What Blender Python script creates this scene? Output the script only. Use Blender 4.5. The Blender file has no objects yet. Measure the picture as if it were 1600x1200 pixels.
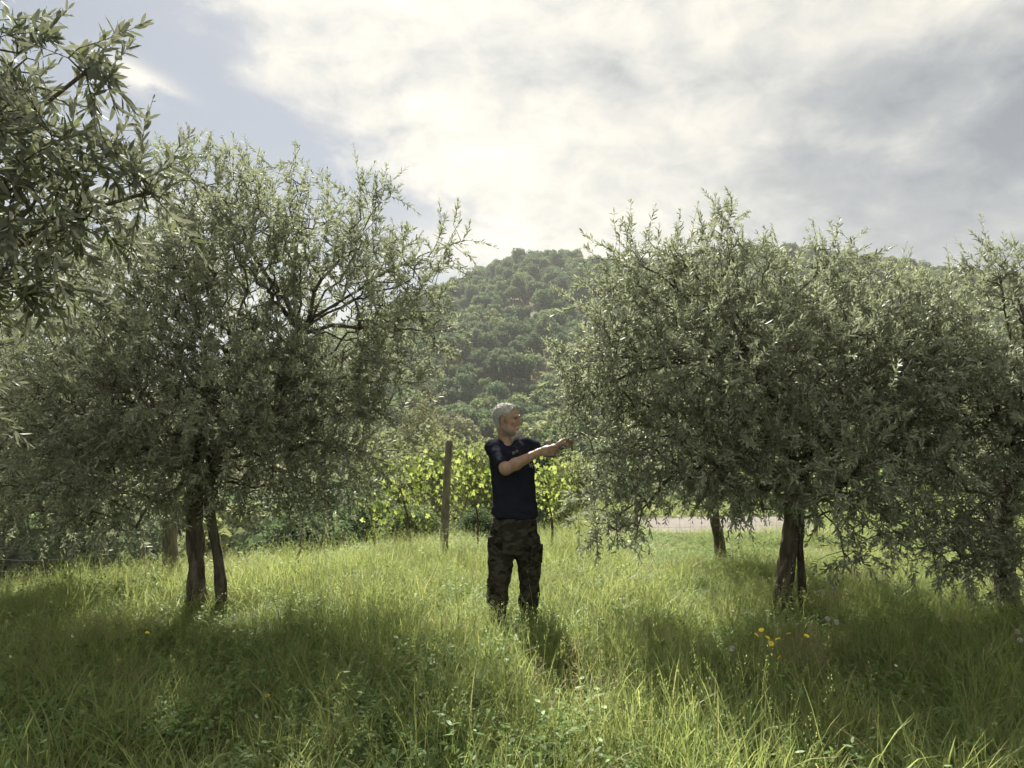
import bpy, math, random
import numpy as np
from mathutils import Vector, Matrix

random.seed(7)
rng = np.random.default_rng(7)
SC = bpy.context.scene
COL = SC.collection

# ------------------------------------------------------------------ camera
CAMZ = 1.70
FPX = 1110.0            # focal length in pixels of the 1600 px wide photograph
HOR = 640.0             # horizon row
cam_d = bpy.data.cameras.new('camera')
cam = bpy.data.objects.new('camera', cam_d)
COL.objects.link(cam)
cam.location = (0, 0, CAMZ)
cam.rotation_euler = (math.radians(90), 0, 0)
cam_d.sensor_width = 36.0
cam_d.lens = 36.0 * FPX / 1600.0
cam_d.shift_y = (HOR - 600.0) / 1600.0
cam_d.clip_start = 0.05
cam_d.clip_end = 5000
SC.camera = cam

SUN_AZ = math.radians(-14)      # left of the view direction (+Y)
SUN_EL = math.radians(47)

# ------------------------------------------------------------------ render settings
SC.render.engine = 'CYCLES'
SC.view_settings.view_transform = 'Standard'
SC.view_settings.look = 'None'
SC.view_settings.gamma = 1
SC.view_settings.exposure = 2.08
SC.cycles.max_bounces = 5
SC.cycles.diffuse_bounces = 4
SC.cycles.glossy_bounces = 2
SC.cycles.transmission_bounces = 4
SC.cycles.volume_bounces = 1
SC.cycles.use_denoising = True
SC.cycles.sample_clamp_indirect = 4.0
SC.cycles.use_adaptive_sampling = True
SC.cycles.adaptive_threshold = 0.017
SC.cycles.adaptive_min_samples = 16


# ------------------------------------------------------------------ node helpers
class NT:
    def __init__(s, tree):
        s.t = tree
        s.n = tree.nodes
        s.l = tree.links

    def new(s, kind, **kw):
        nd = s.n.new(kind)
        for k, v in kw.items():
            setattr(nd, k, v)
        return nd

    def put(s, sock, v):
        if isinstance(v, (int, float)):
            sock.default_value = v
        elif isinstance(v, (tuple, list)):
            if sock.type == 'RGBA' and len(v) == 3:
                v = (*v, 1)
            sock.default_value = v
        else:
            s.l.new(v, sock)

    def m(s, op, a, b=None, c=None, clamp=False):
        nd = s.n.new('ShaderNodeMath')
        nd.operation = op
        nd.use_clamp = clamp
        s.put(nd.inputs[0], a)
        if b is not None:
            s.put(nd.inputs[1], b)
        if c is not None:
            s.put(nd.inputs[2], c)
        return nd.outputs[0]

    def mix(s, f, a, b, blend='MIX'):
        nd = s.n.new('ShaderNodeMix')
        nd.data_type = 'RGBA'
        nd.blend_type = blend
        s.put(nd.inputs[0], f)
        s.put(nd.inputs[6], a)
        s.put(nd.inputs[7], b)
        return nd.outputs[2]

    def ss(s, x, a, b):
        nd = s.n.new('ShaderNodeMapRange')
        nd.interpolation_type = 'SMOOTHSTEP'
        s.put(nd.inputs[0], x)
        nd.inputs[1].default_value = a
        nd.inputs[2].default_value = b
        return nd.outputs[0]

    def noise(s, vec, scale, detail=4, rough=0.55, dist=0.0):
        nd = s.n.new('ShaderNodeTexNoise')
        if vec is not None:
            s.l.new(vec, nd.inputs['Vector'])
        nd.inputs['Scale'].default_value = scale
        nd.inputs['Detail'].default_value = detail
        nd.inputs['Roughness'].default_value = rough
        nd.inputs['Distortion'].default_value = dist
        return nd.outputs['Fac']

    def ramp(s, f, stops):
        nd = s.n.new('ShaderNodeValToRGB')
        cr = nd.color_ramp
        while len(cr.elements) < len(stops):
            cr.elements.new(0.5)
        for e, (p, c) in zip(cr.elements, stops):
            e.position = p
            e.color = (*c, 1) if len(c) == 3 else c
        s.put(nd.inputs[0], f)
        return nd.outputs[0]

    def mapping(s, vec, scale=(1, 1, 1), rot=(0, 0, 0), loc=(0, 0, 0)):
        nd = s.n.new('ShaderNodeMapping')
        s.l.new(vec, nd.inputs[0])
        nd.inputs['Scale'].default_value = scale
        nd.inputs['Rotation'].default_value = rot
        nd.inputs['Location'].default_value = loc
        return nd.outputs[0]


# ------------------------------------------------------------------ world: sky with broken cloud
world = bpy.data.worlds.new('World')
SC.world = world
world.use_nodes = True
wt = NT(world.node_tree)
wt.n.clear()
w_out = wt.new('ShaderNodeOutputWorld')
world.cycles.sampling_method = 'NONE'
w_bg = wt.new('ShaderNodeBackground')
w_bg.inputs['Strength'].default_value = 0.1
wt.l.new(w_bg.outputs[0], w_out.inputs[0])
sky = wt.new('ShaderNodeTexSky', sky_type='NISHITA')
sky.sun_disc = False
sky.sun_elevation = SUN_EL
sky.sun_rotation = SUN_AZ
sky.dust_density = 2.0
tc = wt.new('ShaderNodeTexCoord')
sep = wt.new('ShaderNodeSeparateXYZ')
wt.l.new(tc.outputs['Generated'], sep.inputs[0])
dx, dy, dz = sep.outputs
az = wt.m('ARCTAN2', dx, dy)
el = wt.m('ARCSINE', dz)
# cloud-deck coordinates (clouds get smaller towards the horizon)
zz = wt.m('ADD', wt.m('MAXIMUM', dz, 0.0), 0.12)
cmb = wt.new('ShaderNodeCombineXYZ')
wt.put(cmb.inputs[0], wt.m('DIVIDE', dx, zz))
wt.put(cmb.inputs[1], wt.m('DIVIDE', dy, zz))
deck = cmb.outputs[0]
n_big = wt.noise(wt.mapping(deck, (1.0, 1.0, 1), (0, 0, 0.5)), 0.8, 5, 0.55, 0.6)
dirn = tc.outputs['Generated']
n_mid = wt.noise(wt.mapping(dirn, (1.0, 1.0, 1.9), (0, 0.25, 0)), 5.2, 6, 0.6, 0.5)
n_fin = wt.noise(wt.mapping(dirn, (1.0, 1.0, 1.7), (0, 0.2, 0), (3, 1, 2)), 15.0, 6, 0.60, 0.35)
n_puff = wt.noise(wt.mapping(deck, (1.4, 1.0, 1), (0, 0, 0.2), (3.1, 0.4, 0)), 3.2, 5, 0.58, 0.2)


def azel(px, py):
    a = math.atan((px - 800) / FPX)
    e = math.atan((HOR - py) / math.hypot(FPX, px - 800))
    return a, e


def blob(px, py, rx, ry, rot=0.0, warp=0.25):
    a0, e0 = azel(px, py)
    u = wt.m('SUBTRACT', az, a0)
    v = wt.m('SUBTRACT', el, e0)
    u = wt.m('ADD', u, wt.m('MULTIPLY', wt.m('SUBTRACT', n_mid, 0.5), warp))
    v = wt.m('ADD', v, wt.m('MULTIPLY', wt.m('SUBTRACT', n_big, 0.5), warp * 0.7))
    c, s_ = math.cos(rot), math.sin(rot)
    u2 = wt.m('ADD', wt.m('MULTIPLY', u, c), wt.m('MULTIPLY', v, s_))
    v2 = wt.m('SUBTRACT', wt.m('MULTIPLY', v, c), wt.m('MULTIPLY', u, s_))
    q = wt.m('ADD', wt.m('POWER', wt.m('DIVIDE', u2, rx / FPX), 2.0),
             wt.m('POWER', wt.m('DIVIDE', v2, ry / FPX), 2.0))
    return wt.m('EXPONENT', wt.m('MULTIPLY', q, -1.0))


# the edge of the cloud sheet, running up to the left
a1, e1 = azel(300, 10)
a2, e2 = azel(690, 330)
ln = math.hypot(a2 - a1, e2 - e1)
nx_, ny_ = -(e2 - e1) / ln, (a2 - a1) / ln      # points into the sheet (up/right)
d_line = wt.m('ADD', wt.m('MULTIPLY', wt.m('SUBTRACT', az, a1), nx_),
              wt.m('MULTIPLY', wt.m('SUBTRACT', el, e1), ny_))
d_line = wt.m('ADD', d_line, wt.m('MULTIPLY', wt.m('SUBTRACT', n_mid, 0.5), 0.17))
d_line = wt.m('ADD', d_line, wt.m('MULTIPLY', wt.m('SUBTRACT', n_fin, 0.5), 0.07))
sheet = wt.ss(d_line, -0.03, 0.055)
away = wt.ss(wt.m('ABSOLUTE', az), 0.8, 1.4)
open_cov = wt.ss(n_big, 0.22, 0.44)
mixc = wt.new('ShaderNodeMix')
wt.put(mixc.inputs[0], away)
wt.put(mixc.inputs[2], sheet)
wt.put(mixc.inputs[3], open_cov)
cover = mixc.outputs[0]
low = blob(230, 400, 330, 90, 0.0, 0.15)
puff = wt.m('MULTIPLY', wt.ss(n_puff, 0.42, 0.60), wt.m('MAXIMUM', low, blob(222, 118, 50, 16, -0.25, 0.05)))
low2 = blob(760, 390, 130, 45, 0.0, 0.12)
cover = wt.m('MAXIMUM', cover, wt.m('MAXIMUM', puff, low2), clamp=True)

# light and dark within the cloud
tex = wt.m('ADD', wt.m('MULTIPLY', n_mid, 0.45), wt.m('MULTIPLY', n_fin, 0.55))
lum = wt.m('ADD', 0.80, wt.m('MULTIPLY', wt.m('SUBTRACT', tex, 0.5), 1.65))
lum = wt.m('SUBTRACT', lum, wt.m('MULTIPLY', wt.m('MAXIMUM', blob(1460, 125, 220, 62, 0.05, 0.14), blob(1640, 180, 140, 70, 0, 0.14)), 0.70))
lum = wt.m('SUBTRACT', lum, wt.m('MULTIPLY', blob(1540, 350, 330, 95, 0.0, 0.12), 0.55))
lum = wt.m('SUBTRACT', lum, wt.m('MULTIPLY', blob(880, 110, 210, 30, -0.1, 0.3), 0.20))
lum = wt.m('SUBTRACT', lum, wt.m('MULTIPLY', blob(1230, 270, 160, 35, -0.1, 0.3), 0.28))
lum = wt.m('SUBTRACT', lum, wt.m('MULTIPLY', blob(520, 130, 160, 60, -0.6, 0.3), 0.22))
lum = wt.m('ADD', lum, wt.m('MULTIPLY', wt.m('ADD', puff, low2), 0.14))
ccol = wt.ramp(lum, [(0.0, (0.27, 0.295, 0.335)), (0.35, (0.42, 0.44, 0.455)), (0.62, (0.63, 0.63, 0.60)),
                     (0.82, (0.78, 0.75, 0.675)), (1.0, (0.90, 0.86, 0.755))])
# cloud in front of the sun glows
sd = Vector((math.sin(SUN_AZ) * math.cos(SUN_EL), math.cos(SUN_AZ) * math.cos(SUN_EL), math.sin(SUN_EL)))
dp = wt.m('ADD', wt.m('ADD', wt.m('MULTIPLY', dx, sd.x), wt.m('MULTIPLY', dy, sd.y)), wt.m('MULTIPLY', dz, sd.z))
glow = wt.m('ADD', 0.97, wt.m('MULTIPLY', wt.m('POWER', wt.m('MAXIMUM', dp, 0.0), 14.0), 0.22))
sc1 = wt.new('ShaderNodeVectorMath', operation='SCALE')
wt.put(sc1.inputs[0], ccol)
wt.put(sc1.inputs['Scale'], wt.m('MULTIPLY', glow, 2.6))
# clear sky, slightly milky
sc2 = wt.new('ShaderNodeVectorMath', operation='SCALE')
wt.put(sc2.inputs[0], sky.outputs[0])
wt.put(sc2.inputs['Scale'], 0.135)
clear = wt.mix(0.62, sc2.outputs[0], (0.88, 1.04, 1.28, 1))
final = wt.mix(cover, clear, sc1.outputs[0])
wt.l.new(final, w_bg.inputs['Color'])

# ------------------------------------------------------------------ sun
sun_d = bpy.data.lights.new('sun', 'SUN')
sun_d.energy = 4.5
sun_d.angle = math.radians(1.2)
sun_d.color = (1.0, 0.94, 0.81)
sun = bpy.data.objects.new('sun', sun_d)
COL.objects.link(sun)
sun.rotation_euler = (-sd).to_track_quat('-Z', 'Y').to_euler()


# ------------------------------------------------------------------ geometry helpers
def P(px, py, d):
    """a point seen at photo pixel (px, py) standing d metres away"""
    return np.array([(px - 800) / FPX * d, d, CAMZ + (HOR - py) / FPX * d])


def proj(p):
    p = np.asarray(p)
    return 800 + FPX * p[..., 0] / p[..., 1], HOR - FPX * (p[..., 2] - CAMZ) / p[..., 1]


def mesh_np(name, verts, faces, smooth=False, attr=None, mats=(), mat_idx=None):
    """verts (n,3); faces: one (m,k) array or a list of such arrays with different k"""
    if not isinstance(faces, list):
        faces = [faces]
    faces = [np.asarray(f, np.int32) for f in faces if len(f)]
    me = bpy.data.meshes.new(name)
    v = np.asarray(verts, np.float32)
    me.vertices.add(len(v))
    me.vertices.foreach_set('co', v.ravel())
    loops = np.concatenate([f.ravel() for f in faces])
    tot = np.concatenate([np.full(len(f), f.shape[1], np.int32) for f in faces])
    start = np.concatenate([[0], np.cumsum(tot)[:-1]]).astype(np.int32)
    me.loops.add(len(loops))
    me.loops.foreach_set('vertex_index', loops)
    me.polygons.add(len(tot))
    me.polygons.foreach_set('loop_start', start)
    me.polygons.foreach_set('loop_total', tot)
    if smooth:
        me.polygons.foreach_set('use_smooth', np.ones(len(tot), bool))
    if mat_idx is not None:
        me.polygons.foreach_set('material_index', np.asarray(mat_idx, np.int32))
    me.update(calc_edges=True)
    if attr:
        for k, (dom, val) in attr.items():
            a = me.attributes.new(k, 'FLOAT', dom)
            a.data.foreach_set('value', np.asarray(val, np.float32))
    for m_ in mats:
        me.materials.append(m_)
    return me


def obj(name, me, parent=None, loc=None):
    o = bpy.data.objects.new(name, me)
    COL.objects.link(o)
    if parent is not None:
        o.parent = parent
    if loc is not None:
        o.location = loc
    return o


def tag(o, label=None, cat=None, group=None, kind=None):
    if label:
        o['label'] = label
    if cat:
        o['category'] = cat
    if group:
        o['group'] = group
    if kind:
        o['kind'] = kind
    return o


def empty(name, loc=(0, 0, 0)):
    o = bpy.data.objects.new(name, None)
    o.empty_display_size = 0.1
    COL.objects.link(o)
    o.location = tuple(float(c) for c in loc)
    return o


def unit(v):
    v = np.asarray(v, float)
    return v / (np.linalg.norm(v, axis=-1, keepdims=True) + 1e-9)


def perp(d):
    d = np.atleast_2d(d)
    ref = np.where(np.abs(d[:, 2:3]) < 0.9, np.array([[0, 0, 1.0]]), np.array([[1.0, 0, 0]]))
    a = unit(np.cross(d, ref))
    return a, np.cross(d, a)


class VNoise:
    """cheap tiling value noise"""
    def __init__(s, seed, n=32):
        s.n = n
        s.g = np.random.default_rng(seed).random((n, n, n))

    def __call__(s, x, y, z=0.0):
        x, y, z = np.broadcast_arrays(np.asarray(x, float), np.asarray(y, float), np.asarray(z, float))
        xi, yi, zi = np.floor(x).astype(int), np.floor(y).astype(int), np.floor(z).astype(int)
        fx, fy, fz = x - xi, y - yi, z - zi
        fx, fy, fz = [f * f * (3 - 2 * f) for f in (fx, fy, fz)]
        r = 0
        for i in (0, 1):
            for j in (0, 1):
                for k in (0, 1):
                    w = (fx if i else 1 - fx) * (fy if j else 1 - fy) * (fz if k else 1 - fz)
                    r = r + w * s.g[(xi + i) % s.n, (yi + j) % s.n, (zi + k) % s.n]
        return r - 0.5


VN = VNoise(3)


def fbm(x, y, z=0.0, o=3):
    r, a = 0, 1.0
    for i in range(o):
        r = r + a * VN(np.asarray(x) * 2 ** i + 7 * i, np.asarray(y) * 2 ** i + 3 * i, np.asarray(z) * 2 ** i)
        a *= 0.5
    return r


def tubes(paths, sides=6, wob=0.0, seed=0):
    """list of (pts (n,3), radii (n,)) -> verts, quads"""
    V, F, off = [], [], 0
    for pts, rad in paths:
        pts = np.asarray(pts, float)
        rad = np.asarray(rad, float)
        n = len(pts)
        t = unit(np.gradient(pts, axis=0))
        a, b = perp(t)
        for i in range(1, n):            # keep the frame from flipping
            a[i] = unit(a[i - 1] - t[i] * np.dot(a[i - 1], t[i]))
            b[i] = np.cross(t[i], a[i])
        th = np.linspace(0, 2 * np.pi, sides, endpoint=False)
        ring = np.cos(th)[None, :, None] * a[:, None] + np.sin(th)[None, :, None] * b[:, None]
        r = rad[:, None] * np.ones(sides)[None]
        if wob:
            q = pts[:, None] + ring * 0.1
            r = r * (1 + wob * 2 * VN(q[..., 0] * 14 + seed, q[..., 1] * 14, q[..., 2] * 5)
                     + wob * 1.6 * VN(q[..., 0] * 40 + seed, q[..., 1] * 40, q[..., 2] * 9))
        V.append((pts[:, None] + ring * r[..., None]).reshape(-1, 3))
        i, j = np.meshgrid(np.arange(n - 1), np.arange(sides), indexing='ij')
        j2 = (j + 1) % sides
        F.append(np.stack([i * sides + j, i * sides + j2, (i + 1) * sides + j2, (i + 1) * sides + j], -1).reshape(-1, 4) + off)
        off += n * sides
    return np.concatenate(V), np.concatenate(F)


def bez(pts, n=12):
    """smooth curve through points (Catmull-Rom)"""
    p = np.asarray(pts, float)
    p = np.vstack([2 * p[0] - p[1], p, 2 * p[-1] - p[-2]])
    out = []
    for i in range(1, len(p) - 2):
        t = np.linspace(0, 1, n, endpoint=False)[:, None]
        a, b, c, d = p[i - 1], p[i], p[i + 1], p[i + 2]
        out.append(0.5 * (2 * b + (c - a) * t + (2 * a - 5 * b + 4 * c - d) * t ** 2 + (3 * b - a - 3 * c + d) * t ** 3))
    out.append(p[-2][None])
    return np.concatenate(out)


# ------------------------------------------------------------------ materials
def new_mat(name):
    m_ = bpy.data.materials.new(name)
    m_.use_nodes = True
    t = NT(m_.node_tree)
    t.n.clear()
    out = t.new('ShaderNodeOutputMaterial')
    return m_, t, out


def principled(t, out, color, rough=0.8, spec=0.3, bump=None, bump_s=0.3, bump_d=0.01):
    b = t.new('ShaderNodeBsdfPrincipled')
    t.put(b.inputs['Base Color'], color)
    t.put(b.inputs['Roughness'], rough)
    b.inputs['Specular IOR Level'].default_value = spec
    if bump is not None:
        bn = t.new('ShaderNodeBump')
        bn.inputs['Strength'].default_value = bump_s
        bn.inputs['Distance'].default_value = bump_d
        t.put(bn.inputs['Height'], bump)
        t.l.new(bn.outputs[0], b.inputs['Normal'])
    t.l.new(b.outputs[0], out.inputs[0])
    return b


def leaf_mat(name, top, under, trans, tfac=0.35, rough=0.5, spec=0.04, var=0.5, young=None, per_tree=False):
    """two-sided leaf: dark upper face, pale under face, light shining through"""
    m_, t, out = new_mat(name)
    at = t.new('ShaderNodeAttribute', attribute_name='rnd')
    oi = t.new('ShaderNodeObjectInfo')
    ge = t.new('ShaderNodeNewGeometry')
    r = t.m('FRACT', t.m('ADD', at.outputs['Fac'], t.m('MULTIPLY', oi.outputs['Random'], 0.37)))
    col = t.mix(ge.outputs['Backfacing'], top, under)
    val = t.m('ADD', 1.0 - var * 0.5, t.m('MULTIPLY', r, var))
    if per_tree:
        val = t.m('MULTIPLY', val, t.m('ADD', 0.68, t.m('MULTIPLY', oi.outputs['Random'], 0.70)))
    hs = t.new('ShaderNodeHueSaturation')
    t.put(hs.inputs['Color'], col)
    t.put(hs.inputs['Value'], val)
    t.put(hs.inputs['Hue'], t.m('ADD', 0.485, t.m('MULTIPLY', t.m('FRACT', t.m('MULTIPLY', r, 7.3)), 0.03)))
    c = hs.outputs[0]
    if young:
        c = t.mix(t.ss(t.m('FRACT', t.m('MULTIPLY', r, 13.7)), 0.80, 0.95), c, young)
    p = t.new('ShaderNodeMixShader')
    df = t.new('ShaderNodeBsdfDiffuse')
    t.put(df.inputs['Color'], c)
    gl = t.new('ShaderNodeBsdfGlossy')
    gl.inputs['Roughness'].default_value = rough
    t.put(gl.inputs['Color'], (0.9, 0.93, 0.9, 1))
    p.inputs[0].default_value = spec
    t.l.new(df.outputs[0], p.inputs[1])
    t.l.new(gl.outputs[0], p.inputs[2])
    tr = t.new('ShaderNodeBsdfTranslucent')
    t.put(tr.inputs['Color'], t.mix(0.35, trans, c, 'MIX'))
    mx = t.new('ShaderNodeMixShader')
    mx.inputs[0].default_value = tfac
    t.l.new(p.outputs[0], mx.inputs[1])
    t.l.new(tr.outputs[0], mx.inputs[2])
    t.l.new(mx.outputs[0], out.inputs[0])
    return m_


def bark_mat(name, c0, c1, scale=1.0):
    m_, t, out = new_mat(name)
    g = t.new('ShaderNodeTexCoord')
    v = t.mapping(g.outputs['Object'], (scale * 22, scale * 22, scale * 5))
    n1 = t.noise(v, 1.0, 6, 0.65, 0.5)
    n2 = t.noise(t.mapping(g.outputs['Object'], (3, 3, 2)), 1.5, 3)
    c = t.mix(t.ss(n1, 0.32, 0.66), c0, c1)
    c = t.mix(t.m('MULTIPLY', t.ss(n2, 0.5, 0.7), 0.4), c, (0.10, 0.105, 0.075, 1))
    principled(t, out, c, 0.9, 0.15, n1, 0.9, 0.02)
    return m_


M = {}
M['olive'] = leaf_mat('olive_leaf', (0.147, 0.166, 0.115, 1), (0.29, 0.31, 0.25, 1), (0.27, 0.31, 0.16, 1), 0.34, 0.5, 0.05, 0.7,
                      young=(0.21, 0.235, 0.15, 1))
M['olive_near'] = leaf_mat('olive_leaf_near', (0.095, 0.108, 0.082, 1), (0.24, 0.25, 0.215, 1), (0.17, 0.19, 0.10, 1), 0.24, 0.5, 0.03, 0.6,
                           young=(0.17, 0.21, 0.085, 1))
M['vine'] = leaf_mat('vine_leaf', (0.12, 0.16, 0.035, 1), (0.16, 0.19, 0.07, 1), (0.40, 0.47, 0.13, 1), 0.54, 0.5, 0.03, 0.9)
M['wood_a'] = leaf_mat('hill_leaf_mid', (0.098, 0.132, 0.064, 1), (0.108, 0.142, 0.072, 1), (0.20, 0.26, 0.10, 1), 0.38, 0.6, 0.015, 0.8, per_tree=True)
M['wood_b'] = leaf_mat('hill_leaf_dark', (0.068, 0.100, 0.056, 1), (0.076, 0.108, 0.062, 1), (0.14, 0.20, 0.085, 1), 0.35, 0.6, 0.015, 0.8, per_tree=True)
M['wood_c'] = leaf_mat('hill_leaf_pale', (0.15, 0.175, 0.08, 1), (0.16, 0.18, 0.09, 1), (0.28, 0.32, 0.12, 1), 0.40, 0.6, 0.015, 0.8, per_tree=True)
M['wood_d'] = leaf_mat('hill_leaf_brown', (0.155, 0.165, 0.098, 1), (0.165, 0.172, 0.10, 1), (0.2, 0.21, 0.10, 1), 0.32, 0.6, 0.015, 0.7, per_tree=True)
M['bark'] = bark_mat('olive_bark', (0.040, 0.034, 0.027, 1), (0.135, 0.118, 0.095, 1))
M['bark_pale'] = bark_mat('pale_bark', (0.11, 0.10, 0.08, 1), (0.26, 0.235, 0.19, 1))
M['twig'] = bark_mat('twig_bark', (0.055, 0.05, 0.038, 1), (0.14, 0.13, 0.10, 1), 2.0)
M['post'] = bark_mat('weathered_post', (0.11, 0.10, 0.085, 1), (0.22, 0.20, 0.17, 1))


def simple(name, c, rough=0.7, spec=0.3, metal=0.0):
    m_, t, out = new_mat(name)
    g = t.new('ShaderNodeTexCoord')
    n = t.noise(g.outputs['Object'], 30, 3)
    cc = t.mix(t.m('MULTIPLY', n, 0.5), (*c, 1), (c[0] * 0.6, c[1] * 0.6, c[2] * 0.6, 1))
    b = principled(t, out, cc, rough, spec)
    b.inputs['Metallic'].default_value = metal
    return m_


M['wire'] = simple('galvanised_wire', (0.14, 0.14, 0.135), 0.7, 0.3, 0.0)


# ------------------------------------------------------------------ terrain
RIDGE_PX = np.array([-200, 100, 250, 350, 460, 560, 640, 690, 720, 760, 800, 830, 880, 920, 960, 1040, 1130, 1190, 1260, 1330, 1400, 1500, 1600, 1900])
RIDGE_E = np.array([-30, -22, -8, 14, 52, 102, 148, 172, 186, 206, 220, 225, 226, 219, 211, 214, 228, 236, 230, 214, 198, 190, 190, 180])
RY = 320.0
RIDGE_X = (RIDGE_PX - 800) / FPX * RY
RIDGE_Z = CAMZ + RIDGE_E / FPX * RY


def crest(x):
    return np.interp(x, [-12, -6, -4.2, -2.4, -0.8, 1.0, 2.2, 4, 12], [6.6, 6.9, 7.3, 8.3, 8.9, 9.4, 13.6, 14.5, 15])


def H(x, y):
    x = np.asarray(x, float)
    y = np.asarray(y, float)
    x, y = np.broadcast_arrays(x, y)
    z = 0.05 * fbm(x * 0.6 + 3, y * 0.6 + 5)
    z = z - 0.26 * np.clip((-x - 1.6) / 3, 0, 1.5) * np.clip((y - 4.6) / 3, 0, 1)
    z = z - 0.10 * np.clip((y - 6.4) / 2.5, 0, 1)
    z = z - 0.03 * np.clip(y - 8, 0, 7)
    c = crest(x)
    t = np.clip(y - c, 0, 70)
    fall = 0.44 * t * t / (t + 2.0)
    fall = np.minimum(fall, 15 * (1 - np.exp(-fall / 15)))
    z = z - fall + np.clip((y - 20) / 40, 0, 1) * 1.0 * fbm(x * 0.06, y * 0.06)
    # hill
    rz = np.interp(x, RIDGE_X, RIDGE_Z) + 13
    s = np.clip((y - 85) / (RY - 85), 0, 1)
    prof = 0.55 * s + 0.45 * (s * s * (3 - 2 * s))
    back = np.clip((y - RY) / 260, 0, 1)
    hill = rz * prof * (1 - back * back)
    hill = hill + np.clip(s * 4, 0, 1) * (1 - s) * 6.0 * fbm(x * 0.022 + 9, y * 0.022)
    # far low ridges on the left, beyond the valley
    far = np.clip((y - 300) / 260, 0, 1) * np.exp(-((x + 330) / 190) ** 2) * 26
    return z + hill + far


gx = np.concatenate([-np.geomspace(14, 620, 46)[::-1], np.linspace(-13.5, 13.5, 109), np.geomspace(14, 620, 46)])
gy = np.concatenate([[-30, -15, -8, -4, -2], np.linspace(-1, 18, 96), np.geomspace(18.5, 640, 84)])
GX, GY = np.meshgrid(gx, gy, indexing='ij')
GZ = H(GX, GY)
nxg, nyg = GX.shape
ii, jj = np.meshgrid(np.arange(nxg - 1), np.arange(nyg - 1), indexing='ij')
gf = np.stack([ii * nyg + jj, (ii + 1) * nyg + jj, (ii + 1) * nyg + jj + 1, ii * nyg + jj + 1], -1).reshape(-1, 4)

mg, t, out = new_mat('meadow_soil')
g = t.new('ShaderNodeNewGeometry')
pos = g.outputs['Position']
n1 = t.noise(pos, 3.0, 6, 0.6)
n2 = t.noise(pos, 0.05, 5, 0.6)
n3 = t.noise(pos, 18.0, 5, 0.6)
near = t.mix(t.ss(n1, 0.35, 0.65), (0.045, 0.052, 0.018, 1), (0.085, 0.08, 0.038, 1))
hillc = t.mix(t.ss(n2, 0.42, 0.6), (0.060, 0.075, 0.034, 1), (0.115, 0.09, 0.062, 1))
sp = t.new('ShaderNodeSeparateXYZ')
t.l.new(pos, sp.inputs[0])
gc = t.mix(t.ss(sp.outputs[1], 16, 40), near, hillc)
principled(t, out, gc, 0.95, 0.1, n3, 0.6, 0.03)
ground = obj('ground', mesh_np('ground', np.stack([GX, GY, GZ], -1).reshape(-1, 3), gf, True, mats=[mg]))
tag(ground, 'meadow ground falling to a valley and rising as a wooded hill', 'ground', kind='structure')

# pale gravel track beyond the right-hand trees
mt_, t, out = new_mat('gravel')
g = t.new('ShaderNodeNewGeometry')
n1 = t.noise(g.outputs['Position'], 40, 5, 0.7)
n2 = t.noise(g.outputs['Position'], 1.6, 4, 0.6)
c = t.mix(n1, (0.09, 0.082, 0.078, 1), (0.17, 0.155, 0.148, 1))
c = t.mix(t.m('MULTIPLY', t.ss(n2, 0.5, 0.75), 0.5), c, (0.16, 0.15, 0.09, 1))
principled(t, out, c, 0.95, 0.1, n1, 0.5, 0.02)
tx = np.linspace(1.9, 5.2, 60)
ty = np.linspace(10.6, 12.8, 14)
TX, TY = np.meshgrid(tx, ty, indexing='ij')
TY = TY + 0.05 * (TX - 2) + 0.15 * fbm(TX * 0.8, TY * 0)
TZ = H(TX, TY) + 0.012 + 0.015 * VN(TX * 4, TY * 4)
i_, j_ = np.meshgrid(np.arange(59), np.arange(13), indexing='ij')
tf = np.stack([i_ * 14 + j_, (i_ + 1) * 14 + j_, (i_ + 1) * 14 + j_ + 1, i_ * 14 + j_ + 1], -1).reshape(-1, 4)
track = obj('path', mesh_np('path', np.stack([TX, TY, TZ], -1).reshape(-1, 3), tf, True, mats=[mt_]))
tag(track, 'pale gravel track behind the olive trees', 'path', kind='structure')


# ------------------------------------------------------------------ leaves as numpy batches
# lanceolate leaf: length along x, width along y, 1 unit long, 4 triangles x 2 = 6 vertices
LEAF_V = np.array([[0, 0, 0], [0.30, 0.112, 0.02], [0.30, -0.112, 0.02], [0.70, 0.105, -0.01], [0.70, -0.105, -0.01], [1.0, 0, -0.06]])
LEAF_T = np.array([[0, 2, 1], [1, 2, 4], [1, 4, 3], [3, 4, 5]])


def leaf_batch(pos, dirn, nor, size, width=1.0):
    """one lanceolate leaf for each row"""
    n = len(pos)
    x = unit(dirn)
    z = unit(nor - x * np.sum(nor * x, -1, keepdims=True))
    y = np.cross(z, x)
    s = np.asarray(size)[:, None, None]
    lv = LEAF_V[None] * np.array([1, width, 1])
    v = pos[:, None] + s * (lv[..., 0:1] * x[:, None] + lv[..., 1:2] * y[:, None] + lv[..., 2:3] * z[:, None])
    f = (LEAF_T[None] + (np.arange(n) * 6)[:, None, None]).reshape(-1, 3)
    return v.reshape(-1, 3), f


def rand_dirs(n):
    return unit(rng.normal(size=(n, 3)))


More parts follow.
